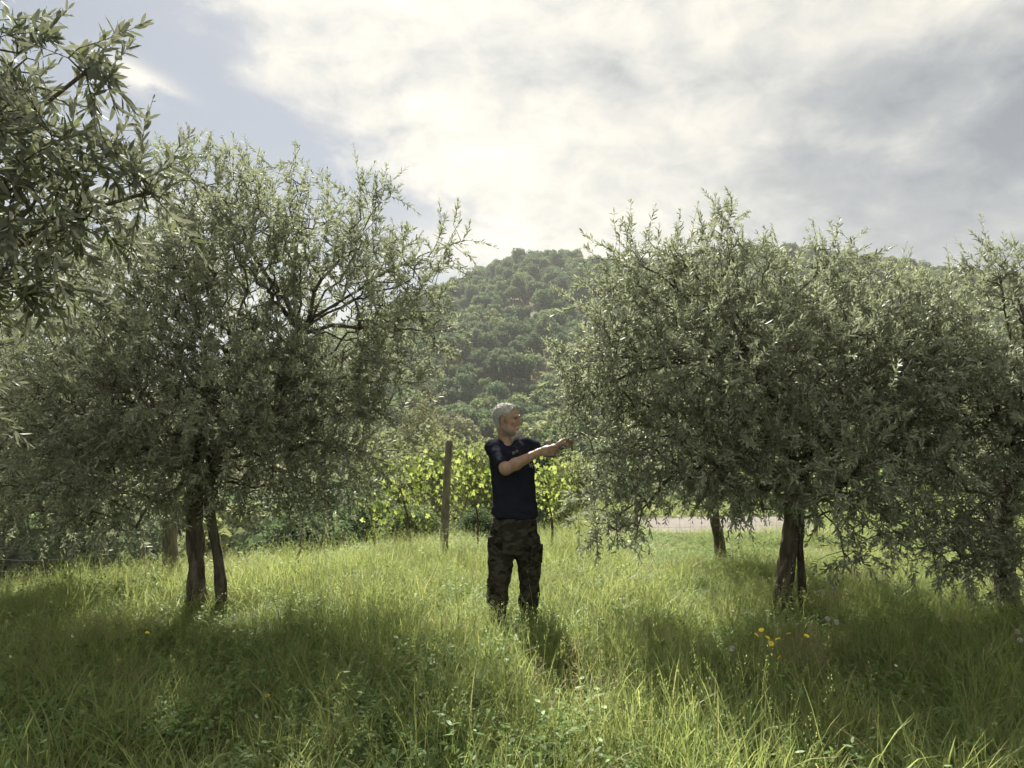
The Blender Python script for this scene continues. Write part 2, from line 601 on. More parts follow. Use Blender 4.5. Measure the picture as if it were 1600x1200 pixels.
# ------------------------------------------------------------------ olive trees
def grow(trunks, lobes, density, fork, droop=0.15, min_n=32, shoot=(0.10, 0.25), extra_shoots=(), leaf_len=(0.035, 0.060), shell=0.42, rmax=0.055):
    """trunks: list of (pts, radii); lobes: (center, radii); returns skeleton edges and leaf arrays"""
    nodes = []
    par = []
    plen = []

    def add(p, q):
        nodes.append(np.asarray(p, float))
        par.append(q)
        plen.append(0.0 if q < 0 else plen[q] + np.linalg.norm(nodes[q] - nodes[-1]))
        return len(nodes) - 1
    roots = []
    for pts, rad in trunks:
        q = -1
        for p in pts[len(pts) // 2:]:
            q = add(p, q)
        roots.append(q)
    # limbs into the lobes
    for c, r in lobes:
        d = [np.linalg.norm(nodes[k] - c) for k in roots]
        q = roots[int(np.argmin(d))]
        a = nodes[q]
        mid = (a * 0.5 + c * 0.5) + np.array([0, 0, 0.12 * np.linalg.norm(c - a)]) + rng.normal(size=3) * 0.07
        for tt in np.linspace(0.14, 1.0, 8):
            p = (1 - tt) ** 2 * a + 2 * tt * (1 - tt) * mid + tt * tt * c + rng.normal(size=3) * 0.018
            q = add(p, q)
    # points to be reached
    T, TC = [], []
    for c, r in lobes:
        vol = 4.19 * r[0] * r[1] * r[2]
        n = max(int(density * vol), 14, min_n)
        u = rand_dirs(n) * (rng.random((n, 1)) ** shell)
        # uneven outline: push each direction in and out
        bump = 1 + 0.55 * fbm(u[:, 0] * 2.3 + c[0], u[:, 1] * 2.3 + c[1], u[:, 2] * 2.3 + c[2], 2)
        T.append(c + u * r * bump[:, None])
        TC.append(np.repeat(c[None], n, 0))
    T = np.concatenate(T)
    TC = np.concatenate(TC)
    # leave holes in the crown
    hole = VN(T[:, 0] * 2.6 + 11, T[:, 1] * 2.6, T[:, 2] * 2.6)
    keep = hole > -0.15 - 0.08 * rng.random(len(T))
    T, TC = T[keep], TC[keep]
    order = np.argsort(np.linalg.norm(T - fork, axis=1))
    ends, econ = [], []
    arr = np.zeros((len(nodes) + 4 * len(T) + 10, 3))
    pl = np.zeros(len(arr))
    arr[:len(nodes)] = nodes
    pl[:len(nodes)] = plen
    for k in order:
        p = T[k]
        m_ = len(nodes)
        d = np.linalg.norm(arr[:m_] - p, axis=1) + 0.12 * pl[:m_]
        q = int(np.argmin(d))
        a = nodes[q]
        L = np.linalg.norm(p - a)
        if L < 0.015:
            continue
        nn = 1 if L < 0.12 else (2 if L < 0.3 else 3)
        first = q
        for s_ in range(1, nn + 1):
            f = s_ / nn
            pp = a * (1 - f) + p * f
            if s_ < nn:
                pp = pp + rng.normal(size=3) * 0.05 * L + np.array([0, 0, 0.06 * L])
            q = add(pp, q)
            arr[q] = pp
            pl[q] = plen[q]
        ends.append(q)
        econ.append(TC[k])
    for pth in extra_shoots:
        pth = np.asarray(pth, float)
        m_ = len(nodes)
        q = int(np.argmin(np.linalg.norm(np.asarray(nodes) - pth[0], axis=1)))
        for p in pth:
            q = add(p, q)
    nodes = np.asarray(nodes)
    par = np.asarray(par)
    cnt = np.ones(len(nodes))
    for k in range(len(nodes) - 1, -1, -1):
        if par[k] >= 0:
            cnt[par[k]] += cnt[k]
    rad = 0.0016 * cnt ** 0.47
    rad = np.minimum(rad, rmax)
    # shoots with leaves
    E = nodes[ends]
    EC = np.asarray(econ)
    out_d = unit(E - EC + 1e-6)
    prev = unit(E - nodes[par[ends]])
    zrel = out_d[:, 2:3]
    up = np.array([[0, 0, 1.0]])
    sd_ = unit(0.55 * out_d + 0.45 * prev + up * np.where(zrel > -0.1, 0.38, -droop) + 0.62 * rng.normal(size=E.shape))
    ln_ = rng.uniform(*shoot, size=len(E))
    ln_ *= np.where(zrel[:, 0] > 0.55, 1.25, 1.0)
    LP, LD, LN, LS = [], [], [], []
    shoots = []
    for k in range(len(E)):
        m_ = 4
        tt = np.linspace(0, 1, m_)[:, None]
        bend = np.array([0, 0, -0.22 if sd_[k, 2] < 0.2 else 0.08]) + rng.normal(size=3) * 0.14
        pts = E[k] + ln_[k] * (sd_[k] * tt + bend * tt ** 2)
        shoots.append((pts, np.linspace(0.0018, 0.0008, m_)))
        npair = int(ln_[k] / rng.uniform(0.0115, 0.0155))
        s_ = (np.arange(npair) + 0.6) / npair
        pp = E[k] + ln_[k] * (sd_[k] * s_[:, None] + bend * s_[:, None] ** 2)
        tan = unit(sd_[k] + 2 * bend * s_[:, None])
        a, b = perp(tan)
        ph = (np.arange(npair) % 2) * np.pi / 2 + rng.random() * 6
        side = np.cos(ph)[:, None] * a + np.sin(ph)[:, None] * b
        ang = np.radians(rng.uniform(32, 68, npair))[:, None] * (1 - 0.35 * s_[:, None])
        sz = rng.uniform(*leaf_len, size=npair) * (0.65 + 0.5 * np.sin(np.pi * np.clip(s_ * 0.9 + 0.1, 0, 1)))
        for sg in (1, -1):
            kk = rng.random(npair) > 0.12
            dd = np.cos(ang) * tan + sg * np.sin(ang) * side + rng.normal(size=(npair, 3)) * 0.28 + np.array([0, 0, -0.04])
            nn = tan - dd * 0.3 + rng.normal(size=(npair, 3)) * 0.45 + np.array([0, 0, 0.35])
            LP.append(pp[kk])
            LD.append(dd[kk])
            LN.append(nn[kk])
            LS.append(sz[kk])
        # the pair at the tip
        LP.append(pts[-1:])
        LD.append(tan[-1:])
        LN.append(rng.normal(size=(1, 3)))
        LS.append(np.array([sz[-1] * 0.8]))
    return nodes, par, rad, shoots, np.concatenate(LP), np.concatenate(LD), np.concatenate(LN), np.concatenate(LS)


def skeleton_mesh(name, nodes, par, rad, shoots, mats):
    k = np.where(par >= 0)[0]
    a, b = nodes[par[k]], nodes[k]
    ra, rb = np.minimum(rad[par[k]], rad[k] * 1.5), rad[k]
    n = 5
    tan = unit(b - a)
    u, w = perp(tan)
    th = np.linspace(0, 2 * np.pi, n, endpoint=False)
    ring = np.cos(th)[None, :, None] * u[:, None] + np.sin(th)[None, :, None] * w[:, None]
    va = a[:, None] + ring * ra[:, None, None]
    vb = b[:, None] + ring * rb[:, None, None] + (tan * rb[:, None] * 0.4)[:, None]
    V = np.concatenate([va, vb], 1).reshape(-1, 3)
    j = np.arange(n)
    j2 = (j + 1) % n
    q = np.stack([j, j2, j2 + n, j + n], -1)
    F = (q[None] + (np.arange(len(k)) * 2 * n)[:, None, None]).reshape(-1, 4)
    v2, f2 = tubes(shoots, 3)
    return mesh_np(name, np.concatenate([V, v2]), np.concatenate([F, f2 + len(V)]), True, mats=mats)


def lobe(px, py, d, rx, ry, rd):
    c = P(px, py, d)
    return c, np.array([rx / FPX * d, rd, ry / FPX * d]) * 1.10


def olive(name, label, trunks, lobes, density, fork, near_leaves=0, mat='olive', bark='bark', base=None, pieces=None, **kw):
    base = np.asarray(base, float)
    root = empty(name, base)
    tag(root, label, 'olive tree', 'olive trees in the meadow')
    nodes, par, rad, shoots, lp, ld, lnn, ls = grow(trunks, lobes, density, np.asarray(fork, float), **kw)
    for k, (pts, r) in enumerate(trunks):
        v, f = tubes([(pts, r)], 22, 0.26, k * 5)
        obj('trunk', mesh_np('trunk', v - base, f, True, mats=[M[bark]]), root)
    sk = skeleton_mesh('branches', nodes - base, par, rad, [(p - base, r) for p, r in shoots], [M['twig']])
    bo = obj('branches', sk, root)
    bo['kind'] = 'stuff'
    sel = np.zeros(len(lp), bool)
    if near_leaves:
        px, py = proj(lp)
        dist = np.linalg.norm(lp - np.array([0, 0, CAMZ]), axis=1)
        inside = (px > -5) & (px < 1600) & (py > -5) & (py < 1200) & (lp[:, 1] > 0.3)
        score = np.where(inside, ls / dist, 0)
        pick = np.argsort(-score)[:near_leaves]
        pick = pick[score[pick] > 0]
        sel[pick] = True
    v, f = leaf_batch(lp[~sel] - base, ld[~sel], lnn[~sel], ls[~sel])
    r = rng.random(len(ls[~sel]))
    co = obj('crown', mesh_np('crown', v, f, attr={'rnd': ('FACE', np.repeat(r, 4))}, mats=[M[mat]]), root)
    co['kind'] = 'stuff'
    if near_leaves:
        variants = []
        for q in range(5):
            # a finer blade: raised edges, folded along the midrib, bent along its length
            s_ = np.linspace(0, 1, 8)
            wd = 0.088 * np.sin(np.pi * s_ ** 0.85) ** 0.8 + 0.006
            bend = (-0.10 - 0.05 * q) * s_ ** 2 if q != 3 else 0.10 * s_ ** 2
            vv = np.concatenate([np.stack([s_, wd, bend + 0.25 * wd], -1), np.stack([s_, 0 * s_, bend], -1), np.stack([s_, -wd, bend + 0.25 * wd], -1)])
            ff = []
            for i in range(7):
                for row in (0, 1):
                    ff.append([row * 8 + i, (row + 1) * 8 + i, (row + 1) * 8 + i + 1, row * 8 + i + 1])
            variants.append(mesh_np('leaf', vv, np.array(ff), True, attr={'rnd': ('FACE', np.full(14, 0.12 + 0.19 * q))}, mats=[M[mat]]))
        for n_, k in enumerate(np.where(sel)[0]):
            x = unit(ld[k])
            z = unit(lnn[k] - x * np.dot(lnn[k], x))
            y = np.cross(z, x)
            mw = Matrix(((x[0], y[0], z[0], 0), (x[1], y[1], z[1], 0), (x[2], y[2], z[2], 0), (0, 0, 0, 1)))
            o = bpy.data.objects.new('leaf', variants[n_ % 5])
            COL.objects.link(o)
            o.parent = root
            o.matrix_local = Matrix.Translation(Vector(lp[k] - base)) @ mw @ Matrix.Scale(float(ls[k]), 4)
    return root


def trunk_px(pts, r0, r1, n=10, zdrop=0.10):
    """pts: (px, py, d) from the ground up"""
    p = np.array([P(*q) for q in pts])
    p = bez(p, n)
    p[:, 0] += 0.02 * VN(p[:, 2] * 4 + r0 * 90, 3.3)
    r = np.linspace(r0, r1, len(p))
    h = np.linspace(0, 1, len(p))
    r = r * (1 + 0.36 * np.exp(-h * 10))          # flare at the foot
    return p, r


# left tree with two stems
tA = [trunk_px([(310, 985, 6.1), (309, 900, 6.1), (304, 800, 6.1), (306, 700, 6.1), (330, 610, 6.1)], 0.080, 0.056),
      trunk_px([(348, 985, 6.1), (342, 880, 6.1), (328, 790, 6.1), (345, 690, 6.15), (430, 610, 6.2), (468, 520, 6.2)], 0.044, 0.032)]
lA = [lobe(470, 352, 6.1, 105, 78, .65), lobe(345, 330, 6.2, 95, 70, .6), lobe(585, 372, 6.0, 62, 70, .5), lobe(640, 440, 6.0, 62, 62, .45),
      lobe(420, 460, 6.0, 160, 110, .9), lobe(560, 540, 6.0, 110, 90, .75), lobe(290, 450, 6.1, 120, 110, .8),
      lobe(330, 600, 5.8, 170, 105, .95), lobe(520, 640, 5.95, 125, 90, .8), lobe(200, 620, 6.0, 135, 115, .8),
      lobe(420, 715, 5.95, 150, 75, .8), lobe(180, 480, 6.3, 100, 110, .7), lobe(240, 735, 5.9, 110, 65, .7), lobe(560, 720, 6.0, 60, 60, .4),
      lobe(672, 520, 6.0, 40, 50, .3), lobe(480, 800, 5.9, 70, 35, .35), lobe(696, 385, 6.0, 34, 34, .25), lobe(480, 255, 6.1, 22, 30, .2), lobe(610, 310, 6.0, 18, 28, .2), lobe(275, 250, 6.2, 55, 26, .25),
      lobe(110, 740, 6.0, 100, 70, .6), lobe(330, 780, 5.8, 90, 36, .4), lobe(90, 640, 6.0, 90, 90, .6), lobe(130, 820, 5.9, 80, 36, .3)]
olive('olive_tree', 'tall grey-green olive with two dark stems, between foreground branches and the man', tA, lA, 360, P(330, 640, 6.1), base=(-2.70, 6.1, 0))

# tree behind it, pale stem
tB = [trunk_px([(268, 915, 7.4), (266, 850, 7.4), (262, 780, 7.4), (230, 690, 7.4)], 0.078, 0.06)]
lB = [lobe(70, 560, 7.4, 130, 120, .8), lobe(60, 690, 7.3, 130, 100, .8), lobe(180, 760, 7.2, 95, 60, .5), lobe(70, 800, 7.2, 110, 50, .6), lobe(-80, 640, 7.4, 120, 180, .8), lobe(130, 440, 7.4, 90, 80, .6), lobe(215, 820, 7.0, 50, 35, .3)]
olive('olive_tree', 'olive with a single pale straight stem, behind the two-stemmed olive', tB, lB, 300, P(200, 700, 7.4), bark='bark_pale', base=(-3.57, 7.4, -0.15))

# foreground tree, only its outer branches in view
tC = [(bez(np.array([[-3.0, 2.35, -0.1], [-2.95, 2.3, 0.5], [-2.9, 2.3, 1.0], [-2.6, 2.2, 1.45]]), 10), np.linspace(0.10, 0.05, 31))]
lC = [lobe(0, 215, 2.1, 80, 85, .22), lobe(55, 320, 2.0, 85, 62, .25), lobe(0, 410, 2.1, 90, 60, .28), lobe(150, 320, 2.1, 50, 34, .12),
      lobe(20, 85, 2.1, 40, 45, .14), lobe(-160, 300, 2.1, 150, 200, .4), lobe(100, 235, 2.0, 24, 34, .10), lobe(-10, 500, 2.1, 60, 60, .2),
      lobe(-30, 660, 2.0, 22, 36, .1), lobe(-250, 520, 2.2, 180, 150, .4), lobe(140, 105, 2.0, 28, 22, .06), lobe(-120, 40, 2.1, 110, 90, .25), lobe(225, 300, 2.1, 16, 26, .07)]
olive('olive_tree', 'foreground olive, its large leafy branches entering at the upper left edge', tC, lC, 1300, P(-380, 480, 2.2), near_leaves=300,
      mat='olive_near', base=(-3.0, 2.35, 0.0), min_n=16, rmax=0.009, shoot=(0.10, 0.20), leaf_len=(0.038, 0.060))

# right tree, slim second stem; the man works on its left side
tD = [trunk_px([(1222, 985, 5.8), (1226, 920, 5.8), (1236, 840, 5.8), (1240, 760, 5.8), (1215, 660, 5.8), (1180, 560, 5.8)], 0.078, 0.048),
      trunk_px([(1257, 985, 5.8), (1254, 920, 5.8), (1251, 840, 5.8), (1258, 740, 5.8), (1290, 640, 5.8)], 0.030, 0.024)]
lD = [lobe(1000, 455, 5.8, 80, 60, .5), lobe(1120, 450, 5.8, 105, 60, .7), lobe(1270, 465, 5.8, 110, 62, .7), lobe(950, 560, 5.7, 75, 80, .6),
      lobe(1090, 570, 5.6, 130, 95, .9), lobe(1250, 580, 5.6, 140, 100, .9), lobe(1370, 560, 5.8, 80, 90, .7), lobe(930, 680, 5.6, 62, 75, .45),
      lobe(1060, 690, 5.6, 125, 78, .8), lobe(1230, 710, 5.5, 140, 80, .9), lobe(1380, 700, 5.6, 90, 80, .7), lobe(960, 780, 5.6, 60, 55, .4),
      lobe(1150, 765, 5.7, 90, 40, .6), lobe(1320, 800, 5.4, 80, 42, .4), lobe(1135, 375, 5.8, 28, 42, .2), lobe(985, 395, 5.8, 40, 34, .25),
      lobe(1305, 405, 5.8, 30, 30, .2), lobe(1330, 860, 5.2, 60, 26, .18), lobe(1060, 400, 5.8, 30, 22, .2), lobe(965, 830, 5.6, 40, 24, .2), lobe(1420, 640, 5.7, 80, 110, .6), lobe(1400, 800, 5.5, 70, 40, .4), lobe(905, 620, 5.6, 36, 70, .3)]
olive('olive_tree', 'broad bushy olive with a slim second stem that the man is pruning', tD, lD, 410, P(1230, 700, 5.8), base=(2.22, 5.8, 0))

# far right tree
tE = [trunk_px([(1578, 985, 5.8), (1574, 920, 5.8), (1570, 820, 5.8), (1590, 700, 5.8)], 0.085, 0.05)]
lE = [lobe(1500, 520, 5.8, 80, 80, .6), lobe(1600, 480, 5.8, 95, 78, .7), lobe(1480, 640, 5.8, 95, 90, .8), lobe(1610, 640, 5.7, 115, 105, .9),
      lobe(1460, 770, 5.7, 85, 62, .6), lobe(1580, 790, 5.7, 100, 70, .7), lobe(1730, 620, 5.8, 110, 180, .8), lobe(1572, 905, 5.7, 30, 40, .15),
      lobe(1560, 420, 5.8, 36, 36, .25), lobe(1440, 860, 5.5, 60, 32, .25), lobe(1530, 860, 5.6, 60, 32, .3),
      lobe(1560, 870, 5.5, 70, 40, .3), lobe(1490, 880, 5.5, 50, 30, .25), lobe(1440, 540, 5.8, 70, 80, .5), lobe(1425, 470, 5.8, 50, 40, .4)]
olive('olive_tree', 'olive cut by the right edge of the photo, leafy shoots at its foot', tE, lE, 400, P(1590, 720, 5.8), base=(4.07, 5.8, 0))

# small one behind the broad tree
tF = [trunk_px([(1126, 890, 8.0), (1123, 850, 8.0), (1117, 800, 8.0), (1112, 740, 8.0)], 0.065, 0.045)]
lF = [lobe(1110, 650, 8.0, 130, 110, .8), lobe(1090, 520, 8.0, 110, 90, .8), lobe(1190, 560, 8.0, 90, 90, .7), lobe(1130, 755, 7.9, 90, 36, .5)]
olive('olive_tree', 'small olive with a thin leaning stem behind the broad bushy olive', tF, lF, 160, P(1112, 720, 8.0), base=(2.35, 8.0, 0))


# ------------------------------------------------------------------ instancing of uncountable growth (grass, far wood)
def scatter_object(name, protos, pts, rot, scl, idx):
    """one object whose points carry copies of the prototypes"""
    pc = bpy.data.collections.new(name + '_kinds')
    for k, me in enumerate(protos):
        o = bpy.data.objects.new('%s_kind.%03d' % (name, k), me)
        pc.objects.link(o)
    me = bpy.data.meshes.new(name)
    me.vertices.add(len(pts))
    me.vertices.foreach_set('co', np.asarray(pts, np.float32).ravel())
    a = me.attributes.new('rot', 'FLOAT_VECTOR', 'POINT')
    a.data.foreach_set('vector', np.asarray(rot, np.float32).ravel())
    a = me.attributes.new('scl', 'FLOAT_VECTOR', 'POINT')
    a.data.foreach_set('vector', np.asarray(scl, np.float32).ravel())
    a = me.attributes.new('idx', 'INT', 'POINT')
    a.data.foreach_set('value', np.asarray(idx, np.int32))
    o = obj(name, me)
    ng = bpy.data.node_groups.new(name + '_scatter', 'GeometryNodeTree')
    ng.interface.new_socket('Geometry', in_out='INPUT', socket_type='NodeSocketGeometry')
    ng.interface.new_socket('Geometry', in_out='OUTPUT', socket_type='NodeSocketGeometry')
    n = ng.nodes
    gi, go = n.new('NodeGroupInput'), n.new('NodeGroupOutput')
    ci = n.new('GeometryNodeCollectionInfo')
    ci.inputs['Collection'].default_value = pc
    ci.inputs['Separate Children'].default_value = True
    ci.inputs['Reset Children'].default_value = True
    ip = n.new('GeometryNodeInstanceOnPoints')
    ip.inputs['Pick Instance'].default_value = True

    def attr(nm, ty):
        q = n.new('GeometryNodeInputNamedAttribute')
        q.data_type = ty
        q.inputs['Name'].default_value = nm
        return [s_ for s_ in q.outputs if s_.enabled and s_.name == 'Attribute'][0]
    L = ng.links
    L.new(gi.outputs[0], ip.inputs['Points'])
    L.new(ci.outputs[0], ip.inputs['Instance'])
    L.new(attr('idx', 'INT'), ip.inputs['Instance Index'])
    L.new(attr('rot', 'FLOAT_VECTOR'), ip.inputs['Rotation'])
    L.new(attr('scl', 'FLOAT_VECTOR'), ip.inputs['Scale'])
    L.new(ip.outputs[0], go.inputs[0])
    md = o.modifiers.new('scatter', 'NODES')
    md.node_group = ng
    return o


# ------------------------------------------------------------------ wooded hillside
def crown_points(n, lumps, seed):
    """points and outward directions on a lumpy crown of radius about 1, centred at z = 1"""
    r_ = np.random.default_rng(seed)
    cs = unit(r_.normal(size=(lumps, 3))) * r_.uniform(0.40, 0.72, (lumps, 1)) * np.array([1, 1, 0.85])
    cs[:, 2] = np.abs(cs[:, 2]) * r_.choice([1, 1, 1, -0.6], lumps)
    rr = r_.uniform(0.30, 0.48, lumps)
    k = r_.integers(0, lumps, n)
    u = unit(r_.normal(size=(n, 3)))
    u[:, 2] = np.where(r_.random(n) < 0.35, np.abs(u[:, 2]), u[:, 2])
    p = cs[k] + u * (rr[k] * r_.uniform(0.72, 1.08, n))[:, None]
    return p, u


def crown_tree(name, seed, mat, n=1300, leaf=0.10, lumps=16, height=1.25, trunk=True):
    """a round wood tree about 2 wide; each little face stands for a tuft of leaves"""
    r_ = np.random.default_rng(seed)
    p, u = crown_points(n, lumps, seed)
    p = p * np.array([1, 1, height]) + np.array([0, 0, 1.35 * height])
    nn = unit(u + r_.normal(size=(n, 3)) * 0.55)
    a, b = perp(nn)
    th = r_.random(n) * 6.28
    x = np.cos(th)[:, None] * a + np.sin(th)[:, None] * b
    y = np.cross(nn, x)
    s_ = leaf * r_.uniform(0.6, 1.3, n)[:, None]
    bx = nn * s_ * 0.25
    v = np.stack([p - x * s_, p - y * s_ * 0.6 + bx, p + x * s_, p + y * s_ * 0.6 + bx * r_.uniform(-1, 1, (n, 1))], 1).reshape(-1, 3)
    f = np.arange(n * 4).reshape(-1, 4)
    rn = r_.random(n)
    mi = np.zeros(n, int)
    if trunk:
        tp = [(np.array([[0, 0, -0.5], [0.03, 0, 0.5], [0, 0.02, 1.3]]), np.array([0.09, 0.07, 0.04]))]
        for q in range(4):
            e = np.array([math.cos(q * 1.6) * 0.5, math.sin(q * 1.6) * 0.5, 1.2 + 0.25 * q])
            tp.append((np.array([[0, 0, 0.6 + 0.1 * q], e * [0.5, 0.5, 0.85], e]), np.array([0.045, 0.03, 0.015])))
        tv, tf_ = tubes(tp, 5)
        f = [f, tf_ + len(v)]
        mi = np.concatenate([mi, np.ones(len(tf_), int)])
        rn = np.concatenate([rn, np.zeros(len(tf_))])
        v = np.concatenate([v, tv])
        f = np.concatenate(f)
    return mesh_np(name, v, f, attr={'rnd': ('FACE', rn)}, mats=[M[mat], M['bark']], mat_idx=mi)


KINDS = ['wood_a', 'wood_a', 'wood_b', 'wood_b', 'wood_c', 'wood_d']
hill_protos = [crown_tree('hillside_tree', 40 + k, m_, n=1500, leaf=0.105, lumps=14 + 2 * k, height=1.05 + 0.1 * (k % 3)) for k, m_ in enumerate(KINDS)]
KIND_LABEL = {'wood_a': ('small round mid-green tree in the wood on the hillside', 'mid-green trees on the hillside'),
              'wood_b': ('small dark green tree in the wood on the hillside', 'dark green trees on the hillside'),
              'wood_c': ('small pale yellow-green tree in the wood on the hillside', 'pale trees on the hillside'),
              'wood_d': ('small brownish half-bare tree in the wood on the hillside', 'brownish trees on the hillside')}
TP = []
sp_ = 3.9
yy = 52.0
while yy < 345:
    wlo, whi = -0.32 * yy - 20, 0.86 * yy + 20
    step = sp_ * (1.0 if yy < 340 else 1.3)
    for xx in np.arange(wlo, whi, step):
        TP.append((xx + random.uniform(-2.0, 2.0), yy + random.uniform(-2.0, 2.0)))
    yy += step * 0.92
TP = np.array(TP)
hx, hy = TP[:, 0], TP[:, 1]
hz = H(hx, hy)
ppx, ppy = proj(np.stack([hx, hy, hz + 3], -1))
bare = np.zeros(len(TP), bool)
for (bx_, by_, rx_, ry_) in ((812, 478, 34, 15), (838, 592, 16, 12), (775, 590, 18, 9), (700, 640, 14, 8)):
    bare |= ((ppx - bx_) / rx_) ** 2 + ((ppy - by_) / ry_) ** 2 < rng.uniform(0.6, 1.1, len(TP))
bare |= rng.random(len(TP)) < 0.07
TP, hz, ppx, ppy = TP[~bare], hz[~bare], ppx[~bare], ppy[~bare]
nT = len(TP)
sel_noise = fbm(TP[:, 0] * 0.03 + 4, TP[:, 1] * 0.03) + rng.normal(size=nT) * 0.22
kind = np.where(sel_noise > 0.32, 4, np.where(sel_noise > 0.0, rng.integers(0, 2, nT), rng.integers(2, 4, nT)))
kind = np.where((TP[:, 1] < 125) & (rng.random(nT) < 0.45), 4, kind)
kind = np.where((ppx < 730) & (TP[:, 1] < 170) & (rng.random(nT) < 0.35), 5, kind)
size = (1.4 + 2.1 * rng.random(nT) ** 1.4) * np.where(TP[:, 1] > 290, 0.85, 1.0)
gap = (ppx > 645) & (ppx < 925)
score = np.where(gap, size / TP[:, 1], 0)
ind = np.zeros(nT, bool)
ind[np.argsort(-score)[:300]] = True
ind &= gap
for k in np.where(ind)[0]:
    o = bpy.data.objects.new('hillside_tree', hill_protos[kind[k]])
    COL.objects.link(o)
    o.location = (float(TP[k, 0]), float(TP[k, 1]), float(hz[k]) - 0.4)
    o.rotation_euler = (0, 0, random.random() * 6.28)
    s_ = float(size[k])
    o.scale = (s_ * random.uniform(0.9, 1.1), s_ * random.uniform(0.9, 1.1), s_ * random.uniform(0.85, 1.15))
    lb, gp = KIND_LABEL[KINDS[kind[k]]]
    tag(o, lb, 'tree', gp)
oth = np.where(~ind)[0]
rot = np.zeros((len(oth), 3))
rot[:, 2] = rng.random(len(oth)) * 6.28
wd = scatter_object('woods', hill_protos, np.stack([TP[oth, 0], TP[oth, 1], hz[oth] - 0.4], -1), rot,
                    size[oth][:, None] * rng.uniform(0.88, 1.12, (len(oth), 3)), kind[oth])
tag(wd, 'rest of the wood covering the hill to the ridge', 'woods', kind='stuff')

# dark wood in the valley on the left
vx = rng.uniform(-90, -4, 900)
vy = rng.uniform(22, 230, 900)
ok = (vx > -0.95 * vy - 6) & (vx < -0.20 * vy)
vx, vy = vx[ok], vy[ok]
rot = np.zeros((len(vx), 3))
rot[:, 2] = rng.random(len(vx)) * 6.28
vw = scatter_object('valley_woods', hill_protos, np.stack([vx, vy, H(vx, vy) - 0.5], -1), rot,
                    rng.uniform(1.5, 2.9, (len(vx), 1)) * np.ones((1, 3)), rng.choice([1, 2, 3, 3, 2, 4], len(vx)))
tag(vw, 'dark wood down in the valley seen under the left olive branches', 'woods', kind='stuff')


# scrub between the vines and the hill: finer leaves because it stands closer
def scrub(px, py_top, d, w_px, h_m, mat, label, seed, n=7000):
    w = w_px / FPX * d / 2
    x = (px - 800) / FPX * d
    ztop = CAMZ + (HOR - py_top) / FPX * d
    zb = float(H(x, d))
    hh = max(ztop - zb, h_m)
    me = crown_tree('shrub', seed, mat, n=n, leaf=0.048, lumps=30, height=hh / w / 2.3)
    o = obj('shrub', me)
    o.location = (x, d, zb - 0.1)
    o.scale = (w, w, w)
    tag(o, label, 'shrub', 'shrubs beyond the vines')
    return o


scrub(610, 655, 26, 150, 3, 'wood_c', 'pale yellow-green shrub left of the wooden post, above the vines', 71)
scrub(690, 640, 34, 120, 3, 'wood_c', 'pale rounded shrub directly behind the wooden post', 72)
scrub(745, 668, 22, 120, 3, 'wood_c', 'pale green shrub between the wooden post and the man', 73)
scrub(570, 740, 17, 150, 2, 'wood_b', 'dark scrub beside the left end of the vines', 74)
scrub(860, 660, 30, 130, 3, 'wood_b', 'dark green shrub behind the hands of the man', 75)
scrub(745, 782, 10.6, 70, 0.9, 'wood_b', 'low dark tuft under the vines left of the man', 76)
scrub(480, 790, 14, 170, 2, 'wood_b', 'dark shrub below the left olive crown', 77)
scrub(660, 590, 44, 100, 4, 'wood_d', 'taller brownish tree behind the post, left of the man', 78)
scrub(900, 700, 24, 120, 3, 'wood_c', 'pale green shrub right of the man behind the vines', 79)
scrub(640, 775, 12.5, 110, 1, 'wood_a', 'mid-green low shrub under the vine leaves left of the post', 80)

# ------------------------------------------------------------------ grass
mgs, t, out = new_mat('grass_blade')
at = t.new('ShaderNodeAttribute', attribute_name='rnd')
oi = t.new('ShaderNodeObjectInfo')
ge = t.new('ShaderNodeNewGeometry')
r1 = t.m('FRACT', t.m('ADD', at.outputs['Fac'], oi.outputs['Random']))
patch = t.noise(ge.outputs['Position'], 0.9, 4, 0.6)
c = t.mix(t.ss(patch, 0.35, 0.65), (0.112, 0.172, 0.058, 1), (0.172, 0.212, 0.078, 1))
c = t.mix(t.ss(r1, 0.55, 1.0), c, (0.23, 0.265, 0.085, 1))
c = t.mix(t.ss(t.m('FRACT', t.m('MULTIPLY', r1, 9.1)), 0.90, 0.95), c, (0.30, 0.26, 0.14, 1))
p = t.new('ShaderNodeMixShader')
df = t.new('ShaderNodeBsdfDiffuse')
t.put(df.inputs['Color'], c)
gl = t.new('ShaderNodeBsdfGlossy')
gl.inputs['Roughness'].default_value = 0.45
p.inputs[0].default_value = 0.04
t.l.new(df.outputs[0], p.inputs[1])
t.l.new(gl.outputs[0], p.inputs[2])
tr = t.new('ShaderNodeBsdfTranslucent')
t.put(tr.inputs['Color'], t.mix(0.5, c, (0.44, 0.50, 0.15, 1)))
mx = t.new('ShaderNodeMixShader')
mx.inputs[0].default_value = 0.45
t.l.new(p.outputs[0], mx.inputs[1])
t.l.new(tr.outputs[0], mx.inputs[2])
t.l.new(mx.outputs[0], out.inputs[0])
M['grass'] = mgs
M['herb'] = leaf_mat('herb_leaf', (0.095, 0.160, 0.05, 1), (0.125, 0.185, 0.07, 1), (0.26, 0.35, 0.07, 1), 0.35, 0.5, 0.03, 0.7)
M['straw'] = leaf_mat('dry_seed_heads', (0.24, 0.20, 0.125, 1), (0.24, 0.20, 0.125, 1), (0.32, 0.27, 0.15, 1), 0.35, 0.7, 0.01, 0.5)


